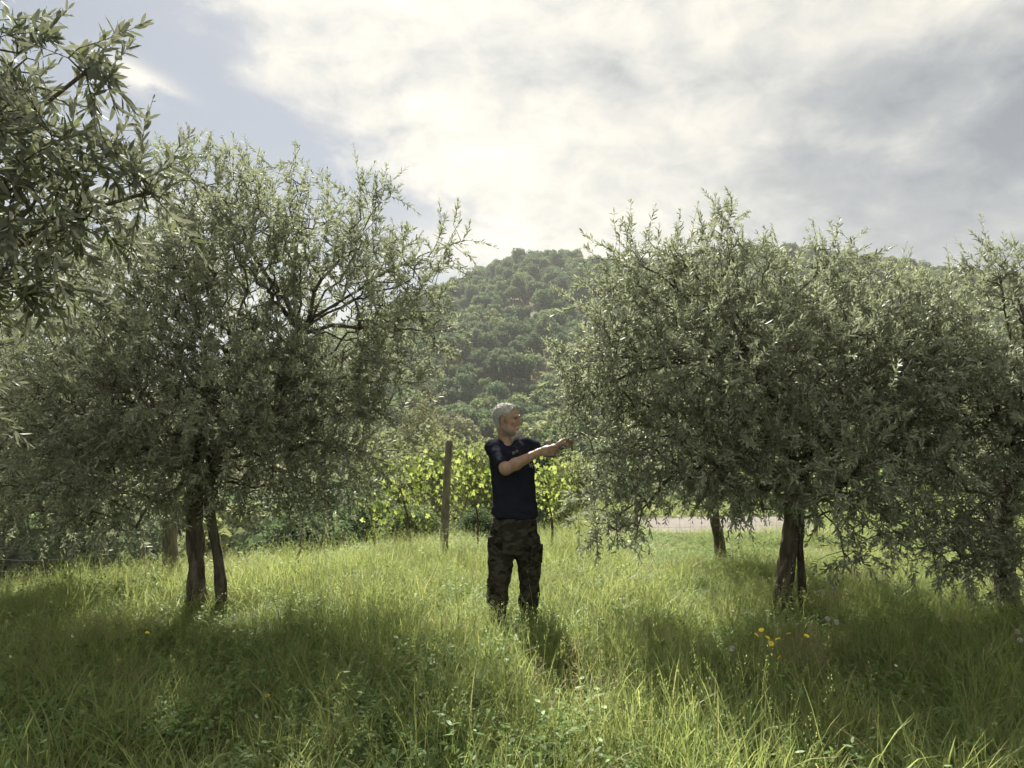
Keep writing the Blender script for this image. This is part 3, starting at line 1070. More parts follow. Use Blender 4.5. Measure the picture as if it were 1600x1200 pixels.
def blades(n, h, w, spread, lean, seed, bend=0.5, seg=3):
    r_ = np.random.default_rng(seed)
    base = np.stack([r_.normal(size=n) * spread, r_.normal(size=n) * spread, np.full(n, -0.02)], -1)
    az_ = r_.random(n) * 6.283
    out_ = np.stack([np.cos(az_), np.sin(az_), 0 * az_], -1)
    hh = r_.uniform(h[0], h[1], n)
    ln_ = r_.uniform(lean[0], lean[1], n)
    bd = r_.uniform(0.1, 1.0, n) * bend
    side = np.stack([-np.sin(az_ + r_.normal(size=n) * 0.7), np.cos(az_ + r_.normal(size=n) * 0.7), 0 * az_], -1)
    ww = r_.uniform(w[0], w[1], n)
    V = []
    for k in range(seg + 1):
        s_ = k / seg
        rad_ = (ln_ * s_ + bd * s_ ** 2.2) * hh
        zz_ = hh * (s_ - 0.45 * bd * s_ ** 2.5)
        c_ = base + out_ * rad_[:, None] + np.array([0, 0, 1.0]) * zz_[:, None]
        hw = (ww * (1 - 0.35 * s_) if k < seg else ww * 0.05) / 2
        V += [c_ - side * hw[:, None], c_ + side * hw[:, None]]
    V = np.stack(V, 1).reshape(-1, 3)
    q = []
    for k in range(seg):
        q.append([2 * k, 2 * k + 1, 2 * k + 3, 2 * k + 2])
    F = (np.array(q)[None] + (np.arange(n) * 2 * (seg + 1))[:, None, None]).reshape(-1, 4)
    rn = np.repeat(r_.random(n), seg)
    return V, F, rn, (base, out_, hh, ln_, bd)


def clump(parts, mats):
    return parts


def clump_mesh(parts, mats):
    V, F, R, MI, off = [], [], [], [], 0
    for v, f, r_, mi in parts:
        V.append(v)
        F.append(np.asarray(f) + off)
        R.append(r_)
        MI.append(np.full(len(f), mi))
        off += len(v)
    return mesh_np('clump', np.concatenate(V), F if len({f.shape[1] for f in F}) > 1 else np.concatenate(F), attr={'rnd': ('FACE', np.concatenate(R))}, mats=mats, mat_idx=np.concatenate(MI))


MS = [M['grass'], M['herb'], M['straw']]
gk = []
for k in range(4):      # 0-3 lush low grass
    v, f, r_, _ = blades(60, (0.08, 0.22), (0.0026, 0.0058), 0.075, (0.05, 0.55), 100 + k, 0.8)
    gk.append(clump([(v, f, r_, 0)], MS))
for k in range(3):      # 4-6 long arching grass
    v, f, r_, _ = blades(42, (0.20, 0.42), (0.0026, 0.0062), 0.06, (0.03, 0.35), 110 + k, 0.75, 4)
    gk.append(clump([(v, f, r_, 0)], MS))


def seedheads(b, frac, seed, n_each=16, length=0.10, size=0.006, spread=0.012):
    base, out_, hh, ln_, bd = b
    r_ = np.random.default_rng(seed)
    pick = np.where(r_.random(len(hh)) < frac)[0]
    pos = []
    for i in pick:
        s_ = 1 - r_.random(n_each) * length / hh[i]
        rad_ = (ln_[i] * s_ + bd[i] * s_ ** 2.2) * hh[i]
        zz_ = hh[i] * (s_ - 0.45 * bd[i] * s_ ** 2.5)
        pos.append(base[i] + out_[i] * rad_[:, None] + np.array([0, 0, 1.0]) * zz_[:, None] + r_.normal(size=(n_each, 3)) * spread * (0.3 + (1 - s_[:, None]) * hh[i] / length))
    pos = np.concatenate(pos)
    n = len(pos)
    d_ = unit(r_.normal(size=(n, 3)) * 0.6 + np.array([0, 0, 1]))
    a, _ = perp(d_)
    sz = size * r_.uniform(0.6, 1.3, (n, 1))
    v = np.stack([pos, pos + d_ * sz + a * sz * 0.35, pos + d_ * 2 * sz, pos + d_ * sz - a * sz * 0.35], 1).reshape(-1, 3)
    return v, np.arange(n * 4).reshape(-1, 4), r_.random(n)


for k in range(3):      # 7-9 thin flowering stems
    v, f, r_, b = blades(26, (0.30, 0.52), (0.0016, 0.0028), 0.09, (0.02, 0.22), 120 + k, 0.35, 4)
    v2, f2, r2 = seedheads(b, 0.8, k, 18, 0.09, 0.0055, 0.008)
    v3, f3, r3, _ = blades(26, (0.10, 0.28), (0.0028, 0.0056), 0.07, (0.05, 0.4), 125 + k, 0.7, 4)
    gk.append(clump([(v, f, r_, 0), (v2, f2, r2, 0), (v3, f3, r3, 0)], MS))


def herb(seed, n_stem, h, leaf, n_leaf, width=1.9):
    r_ = np.random.default_rng(seed)
    V, F, R, off = [], [], [], 0
    lp, ld, ln2, ls = [], [], [], []
    for q in range(n_stem):
        a = r_.random() * 6.28
        b = np.array([r_.normal() * 0.06, r_.normal() * 0.06, -0.02])
        top = b + np.array([math.cos(a) * 0.07, math.sin(a) * 0.07, r_.uniform(*h)])
        s_ = np.linspace(0.25, 1, n_leaf)[:, None]
        pp = b * (1 - s_) + top * s_
        lp.append(pp)
        aa = r_.random(n_leaf) * 6.28
        ld.append(np.stack([np.cos(aa), np.sin(aa), r_.uniform(-0.1, 0.6, n_leaf)], -1))
        ln2.append(r_.normal(size=(n_leaf, 3)) * 0.35 + np.array([0, 0, 1]))
        ls.append(r_.uniform(0.6, 1.1, n_leaf) * leaf)
    lp, ld, ln2, ls = map(np.concatenate, (lp, ld, ln2, ls))
    v, f = leaf_batch(lp, ld, ln2, ls, width)
    return v, f, np.repeat(r_.random(len(ls)), 4)


for k in range(3):      # 10-12 low herbs, clover and the like
    v, f, r_ = herb(130 + k, 16, (0.05, 0.20), 0.026 + 0.006 * k, 6, 2.4)
    v = v.astype(float)
    gk.append(clump([(v, f, r_, 1)], MS))
v, f, r_ = herb(140, 9, (0.12, 0.34), 0.05, 7, 1.3)    # 13 taller leafy weed
gk.append(clump([(v, f, r_, 1)], MS))
v, f, r_, b = blades(14, (0.34, 0.54), (0.0016, 0.0026), 0.06, (0.02, 0.25), 150, 0.3, 4)   # 14 dry panicles
v2, f2, r2 = seedheads(b, 1.0, 9, 34, 0.16, 0.006, 0.017)
gk.append(clump([(v, f, r_, 0), (v2, f2, r2, 2)], MS))

# tiles of turf, each a disc of mixed clumps; the disc edges interlock when laid out
def tile(seed, weights, n, radius=0.36, hs=1.0):
    r_ = np.random.default_rng(seed)
    w = np.asarray(weights, float)
    groups = [[0, 1, 2, 3], [4, 5, 6], [7, 8, 9], [10, 11, 12], [13], [14]]
    parts = []
    for q in range(n):
        g_ = groups[r_.choice(6, p=w / w.sum())]
        raw = gk[r_.choice(g_)]
        a = r_.random() * 6.28
        rad_ = radius * math.sqrt(r_.random()) * r_.uniform(0.9, 1.1)
        off = np.array([math.cos(a) * rad_, math.sin(a) * rad_, 0])
        th = r_.random() * 6.28
        c_, s_ = math.cos(th), math.sin(th)
        sc_ = r_.uniform(0.7, 1.2) * np.array([1, 1, hs * r_.uniform(0.8, 1.15)])
        Rm = np.array([[c_, -s_, 0], [s_, c_, 0], [0, 0, 1]])
        ro = r_.random()
        for v, f, rn, mi in raw:
            parts.append(((v * sc_) @ Rm.T + off, f, (rn + ro) % 1.0, mi))
    # triangles and quads kept apart
    V, F3, F4, R3, R4, M3, M4, off = [], [], [], [], [], [], [], 0
    for v, f, rn, mi in parts:
        f = np.asarray(f) + off
        (F3 if f.shape[1] == 3 else F4).append(f)
        (R3 if f.shape[1] == 3 else R4).append(rn)
        (M3 if f.shape[1] == 3 else M4).append(np.full(len(f), mi))
        V.append(v)
        off += len(v)
    fs, rs, ms = [], [], []
    for F_, R_, M_ in ((F3, R3, M3), (F4, R4, M4)):
        if F_:
            fs.append(np.concatenate(F_))
            rs.append(np.concatenate(R_))
            ms.append(np.concatenate(M_))
    return mesh_np('turf', np.concatenate(V), fs, attr={'rnd': ('FACE', np.concatenate(rs))}, mats=MS, mat_idx=np.concatenate(ms))


#          low  long  stem  herb  weed  dry
MIXES = [(0.60, 0.16, 0.06, 0.14, 0.03, 0.00),     # short sward
         (0.40, 0.42, 0.08, 0.08, 0.02, 0.00),     # long grass
         (0.42, 0.16, 0.30, 0.08, 0.02, 0.02),     # flowering stems
         (0.34, 0.06, 0.02, 0.46, 0.12, 0.00),     # herbs
         (0.42, 0.16, 0.16, 0.14, 0.02, 0.10)]     # dry panicles
tiles = []
for k, mxs in enumerate(MIXES):
    for q in range(3):
        tiles.append(tile(300 + 10 * k + q, mxs, 19))
GP = []
sp2 = 0.40
for iy, yv in enumerate(np.arange(0.7, 16.0, sp2 * 0.87)):
    xa = 0.78 * yv + 1.8
    for xv in np.arange(-xa, xa, sp2):
        GP.append((xv + (iy % 2) * sp2 / 2 + random.uniform(-.1, .1), yv + random.uniform(-.1, .1)))
G = np.array(GP)
on_track = (G[:, 0] > 1.9) & (G[:, 0] < 5.0) & (G[:, 1] > 10.6 + 0.05 * (G[:, 0] - 2)) & (G[:, 1] < 12.8 + 0.05 * (G[:, 0] - 2))
G = G[~on_track]
G = G[G[:, 1] < crest(G[:, 0]) + 2.6]
gxx, gyy = G[:, 0], G[:, 1]
nG = len(G)
pn = fbm(gxx * 0.9 + 2, gyy * 0.9) * 1.3
pn2 = fbm(gxx * 0.7 + 20, gyy * 0.7 + 8) * 1.3
left_front = np.clip((0.4 - gxx) / 1.2, 0, 1) * np.clip((5.2 - gyy) / 1.2, 0, 1)
W = np.stack([0.30 + 0 * pn, np.clip(0.22 + 0.6 * pn, 0.03, 0.7) * (1 - 0.7 * left_front),
              np.clip(0.24 + 0.6 * pn2, 0, 0.7) * np.clip((gyy - 3.6) / 1.5, 0.08, 1) * (1 - 0.6 * left_front),
              np.clip(0.14 - 0.3 * pn, 0.03, 0.5) * (0.4 + 2.6 * left_front),
              0.02 + 0.5 * np.exp(-((gxx - 1.9) ** 2 / 0.5 + (gyy - 4.5) ** 2 / 0.4))], -1)
W = np.cumsum(W / W.sum(1, keepdims=True), 1)
cat = np.minimum((rng.random(nG)[:, None] > W).sum(1), 4)
gidx = cat * 3 + rng.integers(0, 3, nG)
gh = rng.uniform(0.66, 1.02, nG) * (1 + 0.45 * pn)
# taller tussocks that show in the photo
for tx_, ty_, rr2, am in ((0.45, 5.0, 0.35, 0.35), (2.6, 4.9, 0.45, 0.4), (-0.65, 5.1, 0.5, 0.3), (-4.2, 6.9, 0.8, 0.2), (1.0, 3.3, 0.5, 0.15)):
    gh *= 1 + am * np.exp(-((gxx - tx_) ** 2 + (gyy - ty_) ** 2) / rr2 ** 2)
gh *= np.where(gyy < 2.6, 0.75, 1.0)
gh *= 1 - 0.40 * np.exp(-((gxx - 0.0) ** 2 / 0.25 + (gyy - 5.2) ** 2 / 0.5))
gh *= np.where(gyy > 7.6, 0.85, 1.0) * np.where((gxx > 1.3) & (gyy > 8.2), 0.5, 1.0)
e_ = 0.15
gr = np.stack([np.arctan2(H(gxx, gyy + e_) - H(gxx, gyy - e_), 2 * e_), -np.arctan2(H(gxx + e_, gyy) - H(gxx - e_, gyy), 2 * e_), rng.random(nG) * 6.283], -1)
gsc = np.stack([rng.uniform(0.95, 1.1, nG)] * 2 + [gh], -1)
grass = scatter_object('grass', tiles, np.stack([gxx, gyy, H(gxx, gyy)], -1), gr, gsc, gidx)
tag(grass, 'tall green meadow grass with herbs and seed heads under the olive trees', 'grass', kind='stuff')


# ------------------------------------------------------------------ vines, post and wires
def vine_leaf_mesh(seed):
    """a five-lobed grape leaf, 1 unit wide, cupped a little"""
    r_ = np.random.default_rng(seed)
    ang = np.radians([0, 14, 34, 50, 66, 88, 104, 122, 148, 172])
    rad_ = np.array([0.66, 0.48, 0.33, 0.58, 0.42, 0.28, 0.50, 0.38, 0.36, 0.10])
    pts = [(math.cos(a) * q, math.sin(a) * q) for a, q in zip(ang, rad_)] + [(math.cos(a) * q, -math.sin(a) * q) for a, q in list(zip(ang, rad_))[:0:-1]]
    pts = np.array(pts) * r_.uniform(0.93, 1.07, (len(pts), 1))
    z = -0.35 * (pts ** 2).sum(1) + 0.04 * r_.normal(size=len(pts))
    v = np.concatenate([[[0, 0, 0]], np.column_stack([pts, z])])
    n = len(pts)
    f = np.array([[0, 1 + i, 1 + (i + 1) % n] for i in range(n)])
    return mesh_np('leaf', v, f, True, attr={'rnd': ('FACE', np.full(n, r_.random()))}, mats=[M['vine']])


M['vine_dark'] = leaf_mat('vine_leaf_dark', (0.07, 0.105, 0.03, 1), (0.10, 0.135, 0.05, 1), (0.20, 0.27, 0.05, 1), 0.40, 0.5, 0.03, 0.8)
vine_leaves = [vine_leaf_mesh(k) for k in range(8)]
for k in (1, 4, 6):
    vine_leaves[k].materials[0] = M['vine_dark']
M['cane'] = bark_mat('vine_cane', (0.05, 0.035, 0.02, 1), (0.14, 0.10, 0.06, 1), 2.0)


def vine(label, path_px, n_leaf, spread, seed, base_px):
    """path_px: the leafy run of the plant as (px, py, d); leaves hang round it"""
    r_ = np.random.default_rng(seed)
    b = P(*base_px)
    b[2] = float(H(b[0], b[1])) - 0.05
    root = empty('grapevine', b)
    tag(root, label, 'vine', 'grapevines along the field edge')
    run = bez([P(*q) for q in path_px], 14)
    mid = run[len(run) // 3]
    st = bez([b, b * 0.5 + mid * 0.5 + np.array([0.05, 0.02, 0.0]), mid], 10)
    v, f = tubes([(st - b, np.linspace(0.018, 0.010, len(st)))], 8, 0.15, seed)
    obj('stem', mesh_np('stem', v, f, True, mats=[M['cane']]), root)
    v, f = tubes([(run - b, np.linspace(0.007, 0.004, len(run)))], 5)
    obj('cane', mesh_np('cane', v, f, True, mats=[M['cane']]), root)
    for q in range(7):          # green shoots
        s0 = run[r_.integers(0, len(run))]
        e = s0 + np.array([r_.normal() * 0.12, r_.normal() * 0.08, r_.uniform(0.1, 0.4)])
        pth = bez([s0, (s0 + e) / 2 + r_.normal(size=3) * 0.03, e], 5)
        v, f = tubes([(pth - b, np.linspace(0.004, 0.002, len(pth)))], 4)
        obj('shoot', mesh_np('shoot', v, f, True, mats=[M['vine']]), root)
    for q in range(n_leaf):
        c_ = run[r_.integers(0, len(run))]
        p_ = c_ + np.array([r_.normal() * spread[0], r_.normal() * spread[1], r_.normal() * spread[2] + 0.02])
        o = bpy.data.objects.new('leaf', vine_leaves[r_.integers(0, 8)])
        COL.objects.link(o)
        o.parent = root
        o.location = Vector(p_ - b)
        # blades hang, tip down, mostly showing their flat side to camera and hill
        o.rotation_euler = (math.radians(r_.normal() * 32 + 75), math.radians(r_.normal() * 30 + 60), math.radians(r_.normal() * 55))
        s_ = 0.040 + 0.065 * r_.random() ** 1.5
        o.scale = (s_, s_, s_)
    return root


vine('bright backlit grapevine left of the wooden post', [(600, 780, 9.0), (625, 762, 9.0), (655, 752, 9.0), (690, 748, 9.0)], 300, (0.11, 0.16, 0.20), 11, (640, 850, 9.0))
vine('bright grapevine between the wooden post and the man', [(712, 745, 9.0), (735, 750, 9.0), (765, 755, 9.0), (800, 755, 9.0)], 230, (0.08, 0.12, 0.17), 12, (745, 850, 9.0))
vine('bright grapevine just right of the man, below his hands', [(835, 762, 9.1), (860, 762, 9.1), (885, 770, 9.1)], 240, (0.10, 0.12, 0.18), 13, (862, 850, 9.1))
vine('low grapevine shoots trailing at the left end of the row', [(560, 790, 9.0), (585, 800, 9.0), (600, 812, 9.0)], 40, (0.10, 0.12, 0.09), 14, (580, 850, 9.0))
vine('grapevine half hidden behind the stems of the right olives', [(1150, 770, 10.0), (1300, 765, 10.0), (1480, 770, 10.0), (1600, 790, 10.0)], 260, (0.14, 0.14, 0.16), 15, (1400, 850, 10.0))

pr = [P(693, 905, 8.7), P(695, 820, 8.7), P(698, 750, 8.7), P(702, 688, 8.7)]
pts = bez(pr, 10)
base = pts[0].copy()
root = empty('wooden_post', base)
tag(root, 'weathered wooden post standing among the vine leaves', 'post')
v, f = tubes([(pts - base, np.linspace(0.052, 0.041, len(pts)))], 14, 0.12, 2)
nv = len(v)
v = np.concatenate([v, [[*(pts[-1] - base)[:2], (pts[-1] - base)[2] + 0.006]]])
cap = np.array([[nv - 14 + k, nv - 14 + (k + 1) % 14, nv] for k in range(14)])
obj('shaft', mesh_np('shaft', v, [f, cap], True, mats=[M['post']]), root)
a = np.linspace(0, 6.28, 14)
cc_ = P(701, 704, 8.7) - base
v, f = tubes([(cc_ + np.stack([np.cos(a) * 0.052, np.sin(a) * 0.052, 0.004 * np.sin(3 * a)], -1), np.full(14, 0.0025))], 5)
obj('wire_tie', mesh_np('wire_tie', v, f, True, mats=[M['wire']]), root)

for nm, ps in (('upper training wire sloping past the wooden post', [(520, 645, 9.6), (632, 681, 9.1), (700, 704, 8.66), (757, 722, 8.6), (900, 752, 8.6)]),
               ('lower training wire among the vine leaves', [(520, 745, 9.1), (700, 752, 8.66), (900, 768, 8.7)])):
    q = bez([P(*k) for k in ps], 10)
    v, f = tubes([(q, np.full(len(q), 0.0018))], 5)
    tag(obj('training_wire', mesh_np('training_wire', v, f, True, mats=[M['wire']])), nm, 'wire')


def fence(label, a, b, height, n_post, step=0.15):
    a, b = np.array(a), np.array(b)
    L = np.linalg.norm(b - a)
    za = float(H(*a))
    root = empty('wire_fence', (a[0], a[1], za))
    tag(root, label, 'fence')
    o3 = np.array([a[0], a[1], za])

    def pt(s_, h_):
        p_ = a + (b - a) * s_
        return np.array([p_[0], p_[1], float(H(p_[0], p_[1])) + h_]) - o3
    for k in range(n_post):
        s_ = k / (n_post - 1)
        v, f = tubes([(np.array([pt(s_, -0.2), pt(s_, height * 0.5), pt(s_, height + 0.1)]), np.array([0.03, 0.03, 0.028]))], 8, 0.1, k)
        obj('fence_post', mesh_np('fence_post', v, f, True, mats=[M['post']]), root)
    paths = []
    for hh in np.arange(0.05, height + 0.01, step):
        paths.append((np.array([pt(s_, hh) for s_ in np.linspace(0, 1, 40)]), np.full(40, 0.0016)))
    for s_ in np.linspace(0, 1, int(L / step)):
        paths.append((np.array([pt(s_, 0.03), pt(s_, height * 0.5), pt(s_, height)]), np.full(3, 0.0014)))
    v, f = tubes(paths, 4)
    o = obj('wire_mesh', mesh_np('wire_mesh', v, f, True, mats=[M['wire']]), root)
    o['kind'] = 'stuff'


fence('wire mesh fence below the left olive branches', (-9.5, 8.5), (-2.6, 9.9), 1.25, 4)
fence('wire mesh fence in front of the gravel track', (1.75, 10.0), (9.5, 10.4), 0.95, 4)


# ------------------------------------------------------------------ flowers
def flower_mats():
    M['petal_w'] = leaf_mat('white_petal', (0.75, 0.75, 0.70, 1), (0.7, 0.7, 0.66, 1), (0.7, 0.7, 0.6, 1), 0.3, 0.6, 0.01, 0.1)
    M['petal_y'] = leaf_mat('yellow_petal', (0.85, 0.69, 0.07, 1), (0.8, 0.64, 0.06, 1), (0.88, 0.72, 0.07, 1), 0.3, 0.6, 0.01, 0.2)
    M['fluff'] = leaf_mat('seed_fluff', (0.62, 0.62, 0.58, 1), (0.6, 0.6, 0.56, 1), (0.7, 0.7, 0.65, 1), 0.5, 0.7, 0.01, 0.1)


flower_mats()


def head_mesh(name, n, r, width, lift, mat, rows=1):
    V, F, off = [], [], 0
    for q in range(rows):
        a = np.linspace(0, 2 * np.pi, n, endpoint=False) + q * 0.3
        d_ = np.stack([np.cos(a), np.sin(a), np.full(n, lift + 0.35 * q)], -1)
        v, f = leaf_batch(np.zeros((n, 3)), d_, np.tile([[0, 0, 1.0]], (n, 1)), np.full(n, r * (1 - 0.2 * q)), width)
        V.append(v)
        F.append(f + off)
        off += len(v)
    return mesh_np(name, np.concatenate(V), np.concatenate(F), attr={'rnd': ('FACE', rng.random(sum(len(f) for f in F)))}, mats=[M[mat]])


def ball_mesh(name, r, mat, n=90):
    d_ = rand_dirs(n)
    v, f = leaf_batch(np.zeros((n, 3)), d_, rand_dirs(n), np.full(n, r), 1.2)
    return mesh_np(name, v, f, attr={'rnd': ('FACE', rng.random(len(f)))}, mats=[M[mat]])


daisy_head = head_mesh('petals', 16, 0.011, 1.2, 0.15, 'petal_w')
daisy_disc = head_mesh('disc', 10, 0.004, 3.0, 0.8, 'petal_y', 2)
yellow_head = head_mesh('petals', 18, 0.0165, 1.3, 0.30, 'petal_y', 3)
clock_ball = ball_mesh('seed_ball', 0.020, 'fluff')


def flower(name, label, cat, group, head_px, heads, mesh_h, extra=None, tilt=0.5):
    """head_px (px, py, d) of the first head; heads: offsets of all heads in metres"""
    h0 = P(*head_px)
    zb = float(H(h0[0], h0[1]))
    b = np.array([h0[0] + random.uniform(-.02, .02), h0[1], zb])
    root = empty(name, b)
    tag(root, label, cat, group)
    fork = b + (h0 - b) * 0.6
    if len(heads) > 1:
        v, f = tubes([(np.array([b, (b + fork) / 2 + [0.01, 0, 0], fork]) - b, np.array([0.003, 0.0027, 0.0022]))], 5)
        obj('stem', mesh_np('stem', v, f, True, mats=[M['grass']]), root)
    for q, of in enumerate(heads):
        h_ = h0 + np.array(of)
        st = b if len(heads) == 1 else fork
        pth = bez([st, (st + h_) / 2 + rng.normal(size=3) * 0.012, h_], 6)
        v, f = tubes([(pth - b, np.linspace(0.0016, 0.0011, len(pth)))], 5)
        obj('stalk', mesh_np('stalk', v, f, True, mats=[M['grass']]), root)
        o = obj('flower_head', mesh_h, root)
        o.location = Vector(h_ - b)
        o.rotation_euler = (tilt + random.uniform(-.5, .5), random.uniform(-.5, .5), random.random() * 6)
        if extra is not None:
            d_ = obj('disc', extra, o)
            d_.location = (0, 0, 0.001)
    return root


flower('yellow_wildflower', 'branched yellow wildflower with several open heads, below the right olive stem', 'flower', None, (1217, 1000, 3.75),
       [(-.12, 0, .025), (-.085, .02, .045), (-.06, 0, .01), (0, .01, .0), (.06, .02, .025), (.145, 0, .02), (0.0, -.01, -.09), (-.03, .03, -.03)], yellow_head)
for px, py, d, lb in ((230, 989, 4.6, 'yellow flower in the shade below the left olive stems'), (186, 1032, 4.3, 'low yellow flower left of the centre of the shaded grass, near the left edge'),
                      (418, 1088, 3.7, 'small yellow flower near a pale broad leaf in the left foreground'), (1288, 1111, 3.8, 'single yellow flower below the branched yellow one'),
                      (1478, 1190, 3.2, 'left one of two orange-yellow flowers at the bottom right'), (1496, 1190, 3.2, 'right one of two orange-yellow flowers at the bottom right')):
    flower('yellow_wildflower', lb, 'flower', 'single yellow flowers', (px, py, d), [(0, 0, 0)], yellow_head)
for px, py, d, lb in ((113, 994, 4.6, 'white daisy in the shaded grass near the left edge'), (16, 1026, 4.4, 'white daisy closest to the left edge'),
                      (95, 1108, 3.6, 'white daisy low in the left foreground'), (1497, 868 + 285, 3.4, 'white daisy above the two orange-yellow flowers'),
                      (615, 1172, 3.3, 'white daisy at the bottom, left of centre'), (745, 1195, 3.2, 'white daisy on the bottom edge below the man'),
                      (1100, 1102, 3.7, 'white daisy in the sunlit grass right of the man'), (497, 1035, 4.1, 'white daisy in the middle of the shaded grass'),
                      (1487, 1160, 3.4, 'second white daisy above the two orange-yellow flowers'), (1143, 1016, 4.4, 'white daisy left of the branched yellow flower'),
                      (960, 1075, 3.9, 'white daisy in the sunlit grass below the man'), (1400, 1040, 4.2, 'white daisy in the tall dark grass at the right')):
    flower('daisy', lb, 'flower', 'white daisies', (px, py, d), [(0, 0, 0)], daisy_head, daisy_disc)
for px, py, d, lb in ((1293, 967, 4.7, 'left one of two dandelion seed balls below the right olive'), (1307, 972, 4.7, 'right one of two dandelion seed balls below the right olive'),
                      (1590, 987, 4.6, 'upper white seed ball at the right edge'), (1594, 1000, 4.5, 'lower white seed ball at the right edge'),
                      (1144, 1013, 4.5, 'white seed ball left of the branched yellow flower')):
    flower('dandelion', lb, 'flower', 'dandelion seed balls', (px, py, d), [(0, 0, 0)], clock_ball)
flower('white_wildflower', 'branched plant with tiny white flowers left of the right olive stem', 'flower', None, (1145, 950, 4.9),
       [(-.05, 0, 0), (-.02, .02, .02), (.0, 0, -.02), (.03, 0, .01), (.06, .02, -.01), (.09, 0, -.03)], daisy_head)
flower('white_wildflower', 'pale blue-white flower sprays in the grass left of the man', 'flower', None, (716, 905, 5.3),
       [(-.04, 0, 0), (-.02, .02, .015), (.0, 0, -.02), (.03, 0, .01), (.02, .02, -.05)], daisy_head)


# ------------------------------------------------------------------ the man
def surface_nets(f, org, h):
    ins = f < 0
    sx, sy, sz = f.shape
    cn = (sx - 1, sy - 1, sz - 1)
    acc = np.zeros(cn + (3,), np.float32)
    cnt = np.zeros(cn, np.float32)
    offs = [(i, j, k) for i in (0, 1) for j in (0, 1) for k in (0, 1)]

    def sub(a, o):
        return a[o[0]:o[0] + cn[0], o[1]:o[1] + cn[1], o[2]:o[2] + cn[2]]
    for a in offs:
        for ax in range(3):
            if a[ax]:
                continue
            b = list(a)
            b[ax] = 1
            fa, fb = sub(f, a), sub(f, b)
            cr = sub(ins, a) != sub(ins, b)
            idx = np.nonzero(cr)
            va, vb = fa[idx], fb[idx]
            tt = va / (va - vb)
            for c_ in range(3):
                acc[idx + (np.full(len(tt), c_),)] += a[c_] + (tt if c_ == ax else 0)
            cnt[idx] += 1
    act = cnt > 0
    vid = np.full(cn, -1, np.int64)
    vid[act] = np.arange(act.sum())
    ijk = np.argwhere(act)
    V = (ijk + acc[act] / cnt[act][:, None]) * h + np.asarray(org)
    F = []
    for ax in range(3):
        o1, o2 = [q for q in range(3) if q != ax]
        sl0 = [slice(None)] * 3
        sl1 = [slice(None)] * 3
        sl0[ax] = slice(0, -1)
        sl1[ax] = slice(1, None)
        cr = ins[tuple(sl0)] != ins[tuple(sl1)]
        e = np.argwhere(cr)
        e = e[(e[:, o1] > 0) & (e[:, o2] > 0) & (e[:, o1] < f.shape[o1] - 1) & (e[:, o2] < f.shape[o2] - 1)]
        flip = ins[tuple(e.T)]

        def cell(da, db):
            q = e.copy()
            q[:, o1] -= da
            q[:, o2] -= db
            return vid[tuple(q.T)]
        quad = np.stack([cell(1, 1), cell(0, 1), cell(0, 0), cell(1, 0)], -1)
        if ax == 1:
            flip = ~flip
        quad[~flip] = quad[~flip][:, ::-1]
        F.append(quad)
    return V, np.concatenate(F)


